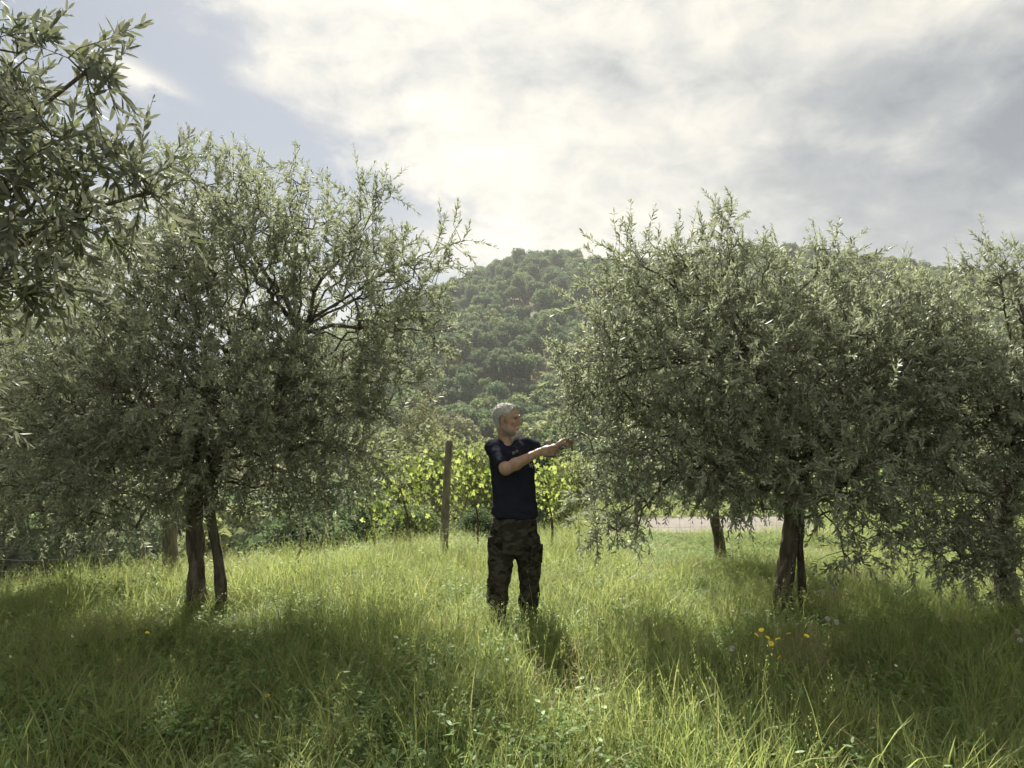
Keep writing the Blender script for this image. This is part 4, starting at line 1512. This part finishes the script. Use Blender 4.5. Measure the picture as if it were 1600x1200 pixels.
class Field:
    def __init__(s, lo, hi, h):
        s.lo, s.h = np.array(lo, float), h
        s.n = np.ceil((np.array(hi) - s.lo) / h).astype(int) + 1
        s.f = np.full(tuple(s.n), 1.0, np.float32)

    def box(s, lo, hi):
        i0 = np.clip(np.floor((np.array(lo) - s.lo) / s.h).astype(int), 0, s.n - 1)
        i1 = np.clip(np.ceil((np.array(hi) - s.lo) / s.h).astype(int) + 1, 1, s.n)
        sl = tuple(slice(a, b) for a, b in zip(i0, i1))
        ax = [s.lo[k] + np.arange(i0[k], i1[k]) * s.h for k in range(3)]
        return sl, np.meshgrid(*ax, indexing='ij', sparse=True)

    def add(s, fn, lo, hi, k=0.02, op='u'):
        m_ = 0.05 + k
        sl, (x, y, z) = s.box(np.array(lo) - m_, np.array(hi) + m_)
        d = fn(x, y, z)
        g_ = s.f[sl]
        if op == 'u':
            hh = np.clip(0.5 + 0.5 * (g_ - d) / k, 0, 1)
            s.f[sl] = g_ * (1 - hh) + d * hh - k * hh * (1 - hh)
        elif op == 'cut':
            hh = np.clip(0.5 - 0.5 * (g_ + d) / k, 0, 1)
            s.f[sl] = g_ * (1 - hh) - d * hh + k * hh * (1 - hh)
        elif op == 'and':
            s.f[sl] = np.maximum(g_, d)

    def cone(s, a, b, r1, r2, k=0.02, op='u', flat=None):
        a, b = np.array(a, float), np.array(b, float)
        r = max(r1, r2)

        def fn(x, y, z):
            ab = b - a
            px, py, pz = x - a[0], y - a[1], z - a[2]
            tt = np.clip((px * ab[0] + py * ab[1] + pz * ab[2]) / (ab @ ab + 1e-9), 0, 1)
            qx, qy, qz = px - tt * ab[0], py - tt * ab[1], pz - tt * ab[2]
            q2 = qx ** 2 + qy ** 2 + qz ** 2
            if flat is not None:       # thin along one direction
                w, fac = np.array(flat[0]), flat[1]
                c_ = qx * w[0] + qy * w[1] + qz * w[2]
                q2 = q2 + c_ ** 2 * (1 / fac ** 2 - 1)
            return np.sqrt(q2) - (r1 + tt * (r2 - r1))
        s.add(fn, np.minimum(a, b) - r, np.maximum(a, b) + r, k, op)

    def ell(s, c, r, axes=None, k=0.02, op='u'):
        c, r = np.array(c, float), np.array(r, float)
        A = np.eye(3) if axes is None else np.array(axes, float)

        def fn(x, y, z):
            p_ = [x - c[0], y - c[1], z - c[2]]
            q = [(p_[0] * A[i, 0] + p_[1] * A[i, 1] + p_[2] * A[i, 2]) / r[i] for i in range(3)]
            return (np.sqrt(q[0] ** 2 + q[1] ** 2 + q[2] ** 2) - 1) * r.min()
        R_ = r.max()
        s.add(fn, c - R_, c + R_, k, op)

    def stack(s, lv, k=0.03, p=2.3, op='u', wob=None):
        """levels (z, cx, cy, rx, ry)"""
        lv = np.array(sorted(lv), float)

        def fn(x, y, z):
            zz_ = np.clip(z, lv[0, 0], lv[-1, 0])
            cx, cy, rx, ry = [np.interp(zz_, lv[:, 0], lv[:, q]) for q in (1, 2, 3, 4)]
            d = ((np.abs(x - cx) / rx) ** p + (np.abs(y - cy) / ry) ** p) ** (1 / p) - 1
            d = d * np.minimum(rx, ry)
            d = np.maximum(d, np.maximum(lv[0, 0] - z, z - lv[-1, 0]))
            if wob is not None:
                d = d + wob(x, y, z)
            return d
        lo = np.array([(lv[:, 1] - lv[:, 3]).min(), (lv[:, 2] - lv[:, 4]).min(), lv[0, 0]])
        hi = np.array([(lv[:, 1] + lv[:, 3]).max(), (lv[:, 2] + lv[:, 4]).max(), lv[-1, 0]])
        s.add(fn, lo, hi, k, op)

    def mesh(s, name, mats, smooth=2):
        v, f = surface_nets(s.f, s.lo, s.h)
        # relax a little
        if smooth:
            e = np.concatenate([f[:, [0, 1]], f[:, [1, 2]], f[:, [2, 3]], f[:, [3, 0]]])
            for _ in range(smooth):
                acc = np.zeros_like(v)
                cn = np.zeros(len(v))
                for a, b in ((0, 1), (1, 0)):
                    for c_ in range(3):
                        acc[:, c_] += np.bincount(e[:, a], v[e[:, b], c_], len(v))
                    cn += np.bincount(e[:, a], minlength=len(v))
                v = v * 0.5 + 0.5 * acc / cn[:, None]
        return mesh_np(name, v, f, True, mats=mats)


# materials of the man
ms_, t, out = new_mat('skin')
g = t.new('ShaderNodeTexCoord')
n1 = t.noise(g.outputs['Object'], 22, 4, 0.6)
c = t.mix(t.ss(n1, 0.3, 0.7), (0.22, 0.140, 0.100, 1), (0.32, 0.210, 0.158, 1))
principled(t, out, c, 0.55, 0.3, t.noise(g.outputs['Object'], 160, 3), 0.15, 0.003)
M['skin'] = ms_
ms_, t, out = new_mat('navy_cotton')
g = t.new('ShaderNodeTexCoord')
n1 = t.noise(g.outputs['Object'], 14, 4, 0.6)
c = t.mix(n1, (0.011, 0.013, 0.022, 1), (0.020, 0.022, 0.034, 1))
principled(t, out, c, 0.95, 0.02, t.noise(t.mapping(g.outputs['Object'], (1, 1, 2.2)), 26, 4, 0.55, 0.6), 0.4, 0.012)
M['shirt'] = ms_
ms_, t, out = new_mat('camouflage_cloth')
g = t.new('ShaderNodeTexCoord')
n1 = t.noise(t.mapping(g.outputs['Object'], (1, 1, 1.6)), 13, 3, 0.5, 0.6)
n2 = t.noise(t.mapping(g.outputs['Object'], (1, 1, 1.6), (0, 0, 0), (4, 2, 1)), 11, 3, 0.5, 0.5)
c = t.mix(t.ss(n1, 0.46, 0.54), (0.026, 0.024, 0.020, 1), (0.048, 0.045, 0.036, 1))
c = t.mix(t.ss(n2, 0.56, 0.60), c, (0.014, 0.013, 0.011, 1))
c = t.mix(t.ss(t.noise(g.outputs['Object'], 17, 2), 0.62, 0.66), c, (0.050, 0.043, 0.030, 1))
principled(t, out, c, 0.95, 0.03, t.noise(t.mapping(g.outputs['Object'], (1, 1, 2.0)), 20, 4, 0.55, 0.8), 0.6, 0.025)
M['camo'] = ms_
ms_, t, out = new_mat('grey_hair')
g = t.new('ShaderNodeTexCoord')
n1 = t.noise(t.mapping(g.outputs['Object'], (60, 60, 240), (0.4, 0.3, 0.0)), 1.6, 4, 0.6)
n2 = t.noise(g.outputs['Object'], 18, 2)
c = t.mix(t.ss(n1, 0.25, 0.75), (0.17, 0.168, 0.163, 1), (0.50, 0.495, 0.48, 1))
c = t.mix(t.m('MULTIPLY', t.ss(n2, 0.5, 0.7), 0.4), c, (0.15, 0.148, 0.145, 1))
principled(t, out, c, 0.7, 0.25, n1, 0.6, 0.006)
M['hair'] = ms_
ms_, t, out = new_mat('dark_stubble')
g = t.new('ShaderNodeTexCoord')
n1 = t.noise(g.outputs['Object'], 480, 3, 0.6)
c = t.mix(t.ss(n1, 0.35, 0.65), (0.10, 0.083, 0.072, 1), (0.25, 0.23, 0.21, 1))
principled(t, out, c, 0.85, 0.15, n1, 0.5, 0.004)
M['stubble'] = ms_
M['boot'] = simple('boot_leather', (0.03, 0.025, 0.02), 0.7)
M['eye'] = simple('dark_eye', (0.02, 0.015, 0.012), 0.2, 0.5)
M['lens'] = simple('sunglass_lens', (0.16, 0.16, 0.17), 0.25, 0.6)
M['print'] = simple('white_print', (0.55, 0.55, 0.55), 0.8)
M['lip'] = simple('lip', (0.20, 0.09, 0.07), 0.6)

MX, MY = 0.0, 5.55
mz = float(H(MX, MY))
man = empty('person', (MX, MY, mz))
tag(man, 'grey-haired bearded man in navy shirt and camouflage trousers reaching into an olive tree', 'person')

# head frame: f forward, s to his right (towards camera), u up
yaw = math.radians(-17)
HF = np.array([math.cos(yaw), math.sin(yaw), -0.06])
HF = HF / np.linalg.norm(HF)
HS = np.array([math.sin(yaw), -math.cos(yaw), 0.0])
HU = np.cross(HS, HF)
HU = HU if HU[2] > 0 else -HU
HC = np.array([-0.040, 0.0, 1.625])
AX = np.stack([HF, HS, HU])


def hp(f_, s_, u_):
    return HC + HF * f_ + HS * s_ + HU * u_


B = Field((-0.30, -0.40, 0.0), (0.62, 0.30, 1.80), 0.0048)
# cranium and face
B.ell(hp(-0.012, 0, 0.038), (0.098, 0.076, 0.088), AX, 0.02)
B.ell(hp(0.028, 0, -0.020), (0.068, 0.062, 0.092), AX, 0.03)
B.cone(hp(0.035, 0.03, -0.085), hp(0.080, 0.0, -0.100), 0.026, 0.024, 0.03)
B.cone(hp(0.035, -0.03, -0.085), hp(0.080, 0.0, -0.100), 0.026, 0.024, 0.03)
for sg in (1, -1):
    B.cone(hp(-0.010, 0.058 * sg, -0.045), hp(0.04, 0.045 * sg, -0.085), 0.020, 0.022, 0.03)      # jaw
    B.ell(hp(0.062, 0.040 * sg, -0.010), (0.020, 0.018, 0.016), AX, 0.02)                           # cheek
    B.cone(hp(0.083, 0.006 * sg, 0.036), hp(0.070, 0.046 * sg, 0.034), 0.010, 0.010, 0.015)         # brow
    B.ell(hp(0.092, 0.030 * sg, 0.020), (0.016, 0.016, 0.010), AX, 0.010, 'cut')                    # eye socket
    B.ell(hp(0.070, 0.030 * sg, 0.019), (0.013, 0.014, 0.012), AX, 0.004)                           # eyeball and lid
    # ear
    B.ell(hp(-0.012, 0.078 * sg, 0.000), (0.018, 0.009, 0.032), AX, 0.006)
    B.ell(hp(-0.008, 0.088 * sg, 0.002), (0.008, 0.008, 0.016), AX, 0.005, 'cut')
B.cone(hp(0.086, 0, 0.030), hp(0.117, 0, -0.016), 0.0085, 0.0125, 0.010)      # nose
B.cone(hp(0.100, 0.011, -0.022), hp(0.100, -0.011, -0.022), 0.009, 0.009, 0.008)
B.cone(hp(0.088, 0.018, -0.053), hp(0.088, -0.018, -0.053), 0.009, 0.009, 0.008)      # lips
B.cone(hp(0.086, 0.016, -0.068), hp(0.086, -0.016, -0.068), 0.009, 0.009, 0.008)
B.cone(hp(0.100, 0.016, -0.0605), hp(0.100, -0.016, -0.0605), 0.0035, 0.0035, 0.003, 'cut')
# neck and trunk
B.cone(hp(-0.020, 0, -0.05), (-0.040, 0.010, 1.425), 0.057, 0.062, 0.03)
B.stack([(0.85, 0.02, 0.0, 0.15, 0.10), (1.15, 0.012, 0.0, 0.145, 0.10), (1.36, -0.018, 0.0, 0.14, 0.085), (1.43, -0.03, 0.01, 0.09, 0.06)], 0.03)
# legs (under the cloth)
B.cone((-0.075, 0.0, 0.85), (-0.095, -0.03, 0.45), 0.075, 0.055, 0.03)
B.cone((-0.095, -0.03, 0.45), (-0.12, -0.03, 0.08), 0.052, 0.036, 0.03)
B.cone((0.105, 0.0, 0.85), (0.14, 0.03, 0.45), 0.075, 0.055, 0.03)
B.cone((0.14, 0.03, 0.45), (0.135, 0.06, 0.08), 0.052, 0.036, 0.03)
# his right arm
SR, ER, WR = np.array([-0.150, -0.010, 1.415]), np.array([-0.048, -0.225, 1.262]), np.array([0.205, -0.255, 1.395])
B.cone(SR, ER, 0.050, 0.043, 0.02)
fm = ER * 0.70 + WR * 0.30
B.cone(ER, fm, 0.042, 0.045, 0.02)
B.cone(fm, WR, 0.045, 0.027, 0.02)
# his left arm
SL, EL, WL = np.array([0.100, 0.060, 1.425]), np.array([0.325, 0.035, 1.385]), np.array([0.335, -0.175, 1.425])
B.cone(SL, EL, 0.050, 0.042, 0.02)
B.cone(EL, EL * 0.65 + WL * 0.35, 0.041, 0.042, 0.02)
B.cone(EL * 0.65 + WL * 0.35, WL, 0.042, 0.026, 0.02)


def hand(W, e, s_, nrm, curl, thumb_up=1, lens=(0.043, 0.048, 0.045, 0.036), big=1.0):
    """W wrist, e along the hand, s_ across the knuckles (index side), nrm palm side"""
    e, s_, nrm = unit(e), unit(s_), unit(nrm)
    kn = W + e * 0.088 * big
    B.cone(W, W + e * 0.03, 0.026, 0.029, 0.012, flat=(nrm, 0.75))
    for q in range(4):
        B.cone(W + e * 0.022 + s_ * (0.016 - 0.011 * q), kn + s_ * (0.030 - 0.020 * q) - e * (0.004 * abs(q - 1)), 0.015, 0.0125, 0.010)
    for q in range(4):
        p_ = kn + s_ * (0.031 - 0.0205 * q) - e * (0.004 * abs(q - 1))
        d_ = e + s_ * (0.06 - 0.05 * q)
        r_ = 0.0098 - 0.0007 * q
        for j, (cu, lf) in enumerate(zip(np.cumsum(curl), (1.0, 0.66, 0.5))):
            dd = unit(unit(d_) * math.cos(cu) + nrm * math.sin(cu))
            p2 = p_ + dd * lens[q] * lf * big
            B.cone(p_, p2, r_, r_ * 0.93, 0.0035)
            p_, r_ = p2, r_ * 0.93
    t0 = W + e * 0.025 + s_ * 0.022 * thumb_up + nrm * 0.008
    t1 = t0 + unit(e * 0.75 + s_ * 0.55 * thumb_up + nrm * 0.5) * 0.040
    t2 = t1 + unit(e * 0.9 + s_ * 0.05 * thumb_up + nrm * 0.55) * 0.034
    t3 = t2 + unit(e * 0.8 - s_ * 0.25 * thumb_up + nrm * 0.6) * 0.026
    B.cone(t0, t1, 0.016, 0.0125, 0.010)
    B.cone(t1, t2, 0.0118, 0.0105, 0.004)
    B.cone(t2, t3, 0.0105, 0.009, 0.003)


hand(WR, (0.97, 0.05, 0.10), (0.0, -0.25, 0.97), (0.15, 0.95, -0.30), (0.45, 0.85, 0.6))
hand(WL, (0.88, -0.20, 0.38), (-0.38, 0.1, 0.85), (0.25, 0.75, -0.45), (0.75, 0.9, 0.6))
body = obj('body', B.mesh('body', [M['skin']], 1), man)

# shirt
Sf = Field((-0.30, -0.34, 0.80), (0.46, 0.26, 1.55), 0.0065)


def folds(x, y, z):
    x, y, z = np.broadcast_arrays(x, y, z)
    w_ = 0.008 * VN(x * 9 + y * 6, y * 9, z * 22 + x * 10) + 0.006 * VN(x * 20, y * 20, z * 40 - x * 14)
    low_ = np.clip((1.08 - z) / 0.2, 0.25, 1)
    return w_ * low_ * 1.6


Sf.stack([(0.872, 0.022, 0.0, 0.180, 0.130), (0.93, 0.021, 0.0, 0.176, 0.130), (1.02, 0.018, 0.0, 0.170, 0.128), (1.15, 0.010, 0.0, 0.170, 0.130), (1.27, 0.000, 0.0, 0.174, 0.130),
          (1.36, -0.018, 0.0, 0.172, 0.115), (1.43, -0.030, 0.008, 0.135, 0.088), (1.475, -0.035, 0.010, 0.080, 0.070)], 0.03, 2.3, wob=folds)
Sf.cone((-0.06, 0.010, 1.435), (-0.150, -0.005, 1.418), 0.052, 0.060, 0.03)
Sf.cone((0.0, 0.02, 1.435), (0.105, 0.055, 1.430), 0.052, 0.060, 0.03)
cutR = SR + (ER - SR) * 0.80
Sf.cone(SR, cutR, 0.064, 0.056, 0.025)
Sf.cone(cutR, cutR + (ER - SR) * 0.02, 0.058, 0.058, 0.006)
Sf.cone(SL, SL + (EL - SL) * 0.98, 0.062, 0.052, 0.025)


def plane_cut(Fd, p0, n0, lo, hi):
    n0 = unit(n0)
    Fd.add(lambda x, y, z: (x - p0[0]) * n0[0] + (y - p0[1]) * n0[1] + (z - p0[2]) * n0[2], lo, hi, 0.001, 'and')


sl_, (x_, y_, z_) = Sf.box((-0.3, -0.34, 1.1), (-0.0 + 0.04, -0.13, 1.5))
n0 = unit(ER - SR)
Sf.f[sl_] = np.maximum(Sf.f[sl_], (x_ - cutR[0]) * n0[0] + (y_ - cutR[1]) * n0[1] + (z_ - cutR[2]) * n0[2] - 0.012)
# neckline: a V opening round the neck
Sf.cone((-0.036, 0.008, 1.46), (-0.030, -0.005, 1.60), 0.066, 0.085, 0.004, 'cut')
Sf.cone((-0.030, -0.075, 1.47), (0.004, -0.125, 1.405), 0.045, 0.012, 0.006, 'cut')
# creases over the whole shirt, deepest on the sleeves and above the hem
ax = [Sf.lo[k] + np.arange(Sf.n[k]) * Sf.h for k in range(3)]
x, y, z = np.meshgrid(*ax, indexing='ij')
am = 0.35 + 0.65 * np.clip((z - 1.24) / 0.08, 0, 1) + 0.5 * np.clip((1.0 - z) / 0.1, 0, 1)
rd = 0.22 - np.abs(VN(x * 7 + z * 9 + 2, y * 8 + z * 5, z * 15 - x * 12)) * 1.1
Sf.f -= (0.010 * am * (rd - 0.12) + 0.005 * am * VN(x * 24 + z * 18, y * 22, z * 30 - x * 22)).astype(np.float32)
obj('shirt', Sf.mesh('shirt', [M['shirt']], 2), man)
# small white chest print
pp = []
for q in range(4):
    xs = np.linspace(0.128, 0.168, 12)
    zs = 1.292 + 0.012 * np.sin(xs * 300 + q * 1.7) * (1 if q % 2 else 0.6) - 0.006 * q
    yy_ = -0.130 * (1 - (np.abs(xs) / 0.178) ** 2.3) ** (1 / 2.3) - 0.004
    pp.append((np.stack([xs + 0.004 * q, yy_, zs], -1)[:9], np.full(9, 0.0009)))
v, f = tubes(pp, 4)
obj('chest_print', mesh_np('chest_print', v, f, True, mats=[M['print']]), man)

# trousers
Tf = Field((-0.26, -0.22, 0.03), (0.30, 0.24, 0.95), 0.0065)


def tfolds(x, y, z):
    x, y, z = np.broadcast_arrays(x, y, z)
    return 0.022 * VN(x * 8 + 3, y * 8, z * 13 + x * 7) + 0.016 * VN(x * 16, y * 16 + 2, z * 30 - x * 12)


Tf.stack([(0.05, -0.122, -0.03, 0.074, 0.085), (0.15, -0.120, -0.03, 0.076, 0.090), (0.28, -0.112, -0.035, 0.084, 0.095), (0.42, -0.094, -0.035, 0.093, 0.100), (0.57, -0.082, -0.02, 0.097, 0.108), (0.72, -0.075, -0.005, 0.100, 0.115)], 0.02, 2.2, wob=tfolds)
Tf.stack([(0.05, 0.128, 0.06, 0.074, 0.085), (0.15, 0.130, 0.055, 0.074, 0.088), (0.28, 0.137, 0.045, 0.080, 0.092), (0.42, 0.140, 0.030, 0.090, 0.098), (0.57, 0.124, 0.015, 0.094, 0.105), (0.72, 0.110, 0.0, 0.098, 0.115)], 0.02, 2.2, wob=tfolds)
Tf.stack([(0.60, 0.018, 0.0, 0.186, 0.115), (0.70, 0.017, 0.0, 0.190, 0.132), (0.80, 0.017, 0.0, 0.184, 0.132), (0.865, 0.020, 0.0, 0.168, 0.120), (0.90, 0.020, 0.0, 0.150, 0.105), (0.92, 0.020, 0.0, 0.145, 0.10)], 0.03, 2.2, wob=tfolds)
Tf.cone((0.016, -0.02, 0.30), (0.016, -0.02, 0.575), 0.05, 0.008, 0.02, 'cut')
# pocket openings, fly seam
Tf.cone((-0.135, -0.115, 0.80), (-0.075, -0.135, 0.845), 0.004, 0.004, 0.006, 'cut')
Tf.cone((0.175, -0.105, 0.80), (0.115, -0.132, 0.845), 0.004, 0.004, 0.006, 'cut')
Tf.cone((0.018, -0.14, 0.64), (0.018, -0.138, 0.86), 0.003, 0.003, 0.006, 'cut')
ax = [Tf.lo[k] + np.arange(Tf.n[k]) * Tf.h for k in range(3)]
x, y, z = np.meshgrid(*ax, indexing='ij')
rd = 0.22 - np.abs(VN(x * 6 + z * 6 + 5, y * 7, z * 17 - np.abs(x - 0.016) * 14)) * 1.1
Tf.f -= (0.016 * (rd - 0.12) * (0.5 + 0.7 * np.clip((0.62 - z) / 0.2, 0, 1))).astype(np.float32)
obj('trousers', Tf.mesh('trousers', [M['camo']], 2), man)
for q, (cx_, cy_, cz_, rz_) in enumerate(((-0.128, -0.092, 0.665, -0.55), (0.192, -0.052, 0.60, 0.85))):
    Pf = Field((-0.09, -0.05, -0.11), (0.09, 0.05, 0.11), 0.005)
    Pf.add(lambda x, y, z: np.maximum(np.maximum(np.abs(x) - 0.056, np.abs(y) - 0.006), np.abs(z + 0.01) - 0.068) - 0.006, (-0.07, -0.02, -0.09), (0.07, 0.02, 0.08), 0.004)
    Pf.add(lambda x, y, z: np.maximum(np.maximum(np.abs(x) - 0.058, np.abs(y + 0.003) - 0.008), np.abs(z - 0.052 + 0.25 * np.abs(x)) - 0.022) - 0.004, (-0.08, -0.03, 0.0), (0.08, 0.03, 0.10), 0.003)
    o = obj('thigh_pocket', Pf.mesh('thigh_pocket', [M['camo']], 1), man, (cx_, cy_, cz_))
    o.rotation_euler = (0.05, 0, rz_)

# boots
for q, (bx_, by_, ang_) in enumerate(((-0.122, -0.03, -1.2), (0.130, 0.06, -0.9))):
    Bf = Field((-0.10, -0.10, -0.02), (0.22, 0.10, 0.20), 0.006)
    Bf.cone((0, 0, 0.05), (0, 0, 0.16), 0.048, 0.046, 0.02)
    Bf.cone((-0.03, 0, 0.040), (0.14, 0, 0.035), 0.042, 0.040, 0.03)
    Bf.add(lambda x, y, z: 0.002 - z + 0 * x + 0 * y, (-0.1, -0.1, -0.1), (0.25, 0.1, 0.25), 0.001, 'and')
    o = obj('boot', Bf.mesh('boot', [M['boot']], 1), man, (bx_, by_, 0.0))
    o.rotation_euler = (0, 0, ang_)

# hair, beard, brows, eyes
def hair_noise(x, y, z):
    x, y, z = np.broadcast_arrays(x, y, z)
    return 0.004 * VN(x * 60, y * 60, z * 34) + 0.006 * VN(x * 130, y * 130, z * 80)


def head_copy(lo, hi):
    """a field on the body's own lattice, holding the body's shape there"""
    i0 = np.floor((np.array(lo) - B.lo) / B.h).astype(int)
    i1 = np.minimum(np.ceil((np.array(hi) - B.lo) / B.h).astype(int), B.n - 1)
    q = Field(B.lo + i0 * B.h, B.lo + i1 * B.h, B.h)
    q.n = i1 - i0 + 1
    q.f = B.f[i0[0]:i1[0] + 1, i0[1]:i1[1] + 1, i0[2]:i1[2] + 1].copy()
    ax = [q.lo[k] + np.arange(q.n[k]) * q.h for k in range(3)]
    x, y, z = np.meshgrid(*ax, indexing='ij')
    p_ = [x - HC[0], y - HC[1], z - HC[2]]
    fsu = [p_[0] * AX[i, 0] + p_[1] * AX[i, 1] + p_[2] * AX[i, 2] for i in range(3)]
    return q, x, y, z, fsu


Hf, x, y, z, (f_, s_, u_) = head_copy(HC - 0.15, HC + 0.15)
ear = np.sqrt(((f_ + 0.010) / 0.030) ** 2 + ((u_ - 0.0) / 0.040) ** 2) - 1
line = np.where(u_ > 0.085, f_ - 0.066 + 0.22 * np.abs(s_), np.where(u_ > 0.045, f_ - 0.034 - 0.4 * (u_ - 0.045), np.where(u_ > -0.02, f_ - 0.016, f_ + 0.035)))
line = np.maximum(line, np.where(np.abs(s_) > 0.03, -ear * 0.03, -1))
thick = 0.006 + 0.004 * np.clip((u_ - 0.05) / 0.08, 0, 1)
d = np.maximum(Hf.f - thick + hair_noise(x, y, z) * 1.3, line + hair_noise(x, y, z))
Hf.f = np.maximum(d, -0.062 - u_).astype(np.float32)
hair_me = Hf.mesh('hair', [M['hair']], 1)
obj('hair', hair_me, man)
hv = np.empty(len(hair_me.vertices) * 3, np.float32)
hair_me.vertices.foreach_get('co', hv)
hv = hv.reshape(-1, 3)[rng.choice(len(hair_me.vertices), 900, replace=False)].astype(float)
hn = unit(hv - hp(-0.02, 0, 0.02))
hd = unit(hn * 0.55 - HF * 0.45 - HU * 0.35 + rng.normal(size=hv.shape) * 0.30)
strands = [(np.stack([p_ - d_ * 0.002, p_ + d_ * 0.008, p_ + d_ * 0.014 - np.array([0, 0, 0.003])]), np.array([0.0011, 0.0009, 0.0003])) for p_, d_ in zip(hv, hd)]
v, f = tubes(strands, 3)
o = obj('hair_strands', mesh_np('hair_strands', v, f, True, mats=[M['hair']]), man)
o['kind'] = 'stuff'

Jf, x, y, z, (f_, s_, u_) = head_copy(HC - 0.16, HC + 0.15)
edge = u_ + 0.052 + 0.35 * np.clip(f_ - 0.02, 0, 1)
edge = np.maximum(edge, -(f_ + 0.004 - 0.3 * np.clip(u_ + 0.09, -0.05, 0)))
side = np.maximum(np.maximum(u_ - 0.01, -(f_ - 0.010)), f_ - 0.026)
side = np.maximum(side, 0.03 - np.abs(s_))
mask = np.minimum(edge, side)
mask = np.maximum(mask, -(u_ + 0.118))
Jf.f = np.maximum(Jf.f - 0.0036 + 0.7 * hair_noise(x, y, z), mask + 0.6 * hair_noise(x, y, z)).astype(np.float32)
obj('jaw_beard', Jf.mesh('jaw_beard', [M['stubble']], 1), man)

Bd, x, y, z, (f_, s_, u_) = head_copy(HC - 0.17, HC + 0.15)
chin = (np.sqrt(((f_ - 0.080) / 0.030) ** 2 + (s_ / 0.033) ** 2 + ((u_ + 0.104) / 0.034) ** 2) - 1) * 0.03
mo = (np.sqrt(((f_ - 0.094) / 0.016) ** 2 + (s_ / 0.034) ** 2 + ((u_ + 0.042 + 0.25 * np.abs(s_)) / 0.009) ** 2) - 1) * 0.009
gt = np.maximum(Bd.f - 0.007, np.maximum(np.maximum(u_ + 0.072, 0.055 - f_), np.abs(s_) - 0.036))
mouth = (np.sqrt(((f_ - 0.105) / 0.026) ** 2 + (s_ / 0.022) ** 2 + ((u_ + 0.060) / 0.010) ** 2) - 1) * 0.010
Bd.f = np.maximum(np.minimum(np.minimum(chin, mo), gt) + 1.3 * hair_noise(x, y, z), -mouth).astype(np.float32)
obj('beard', Bd.mesh('beard', [M['hair']], 1), man)
for sg in (1, -1):
    c_ = hp(0.0775, 0.0315 * sg, 0.019)
    Ef = Field(c_ - 0.015, c_ + 0.015, 0.002)
    Ef.ell(c_, (0.009, 0.012, 0.0052), AX, 0.002)
    obj('eye', Ef.mesh('eye', [M['eye']], 0), man)
    v, f = tubes([(np.array([hp(0.094, 0.010 * sg, 0.040), hp(0.092, 0.028 * sg, 0.047), hp(0.078, 0.048 * sg, 0.042)]), np.array([0.004, 0.005, 0.003]))], 6, 0.2)
    obj('eyebrow', mesh_np('eyebrow', v, f, True, mats=[M['hair']]), man)

# sunglasses hooked on the neckline
sg_root = empty('sunglasses', (MX + 0.015, MY - 0.125, mz + 1.385))
tag(sg_root, 'sunglasses hooked into the neckline of the navy shirt', 'sunglasses')
for sg in (-1, 1):
    Lf = Field((-0.03, -0.02, -0.03), (0.03, 0.02, 0.03), 0.0025)
    Lf.ell((0, 0, 0), (0.013, 0.003, 0.016), None, 0.002)
    o = obj('lens', Lf.mesh('lens', [M['lens']], 1), sg_root, (0.008 + 0.012 * sg, -0.010 + 0.006 * sg, 0.006 * sg))
    o.rotation_euler = (0.4, 0.3, 0.2 * sg)
v, f = tubes([(np.array([[-0.04, -0.01, 0.004], [-0.008, -0.013, 0.014], [0.008, -0.013, 0.014], [0.04, -0.01, 0.008]]), np.full(4, 0.0016)),
              (np.array([[0.04, -0.01, 0.008], [0.03, 0.0, 0.03], [0.0, 0.02, 0.05]]), np.full(3, 0.0016))], 5)
obj('frame', mesh_np('frame', v, f, True, mats=[M['eye']]), sg_root)

# the cut twig he holds
hold = np.array([MX + 0.335, MY - 0.225, mz + 1.40])
q = bez([hold + [-0.05, 0.01, -0.06], hold, hold + [0.10, 0.02, 0.09], hold + [0.30, 0.05, 0.17]], 8)
hb = q[0].copy()
root = empty('olive_twig', hb)
tag(root, 'leafy olive twig held in the hands of the man', 'twig')
v, f = tubes([(q - hb, np.linspace(0.006, 0.002, len(q)))], 6)
obj('stem', mesh_np('stem', v, f, True, mats=[M['twig']]), root)
nl = 34
sel_ = rng.integers(8, len(q), nl)
v, f = leaf_batch(q[sel_] - hb, unit(np.array([[0.6, 0, 0.4]]) + rng.normal(size=(nl, 3)) * 0.7), rand_dirs(nl), rng.uniform(0.04, 0.06, nl))
o = obj('leaves', mesh_np('leaves', v, f, attr={'rnd': ('FACE', np.repeat(rng.random(nl), 4))}, mats=[M['olive']]), root)
o['kind'] = 'stuff'


# ------------------------------------------------------------------ hazy air
zmin = float(GZ.min()) - 1.0
hb_ = bpy.data.meshes.new('haze')
x0, x1, y0, y1, z0, z1 = -660, 660, -60, 690, zmin, 92.0
hb_.from_pydata([(x0, y0, z0), (x1, y0, z0), (x1, y1, z0), (x0, y1, z0), (x0, y0, z1), (x1, y0, z1), (x1, y1, z1), (x0, y1, z1)], [],
                [(3, 2, 1, 0), (4, 5, 6, 7), (0, 1, 5, 4), (1, 2, 6, 5), (2, 3, 7, 6), (3, 0, 4, 7)])
hz_m, t, out = new_mat('haze')
pv = t.new('ShaderNodeVolumePrincipled')
pv.inputs['Color'].default_value = (0.93, 0.96, 1.0, 1)
pv.inputs['Density'].default_value = 0.00020
pv.inputs['Anisotropy'].default_value = 0.35
t.l.new(pv.outputs[0], out.inputs['Volume'])
hb_.materials.append(hz_m)
haze = obj('haze', hb_)
tag(haze, 'thin pale haze over the valley and hill', 'haze', kind='stuff')
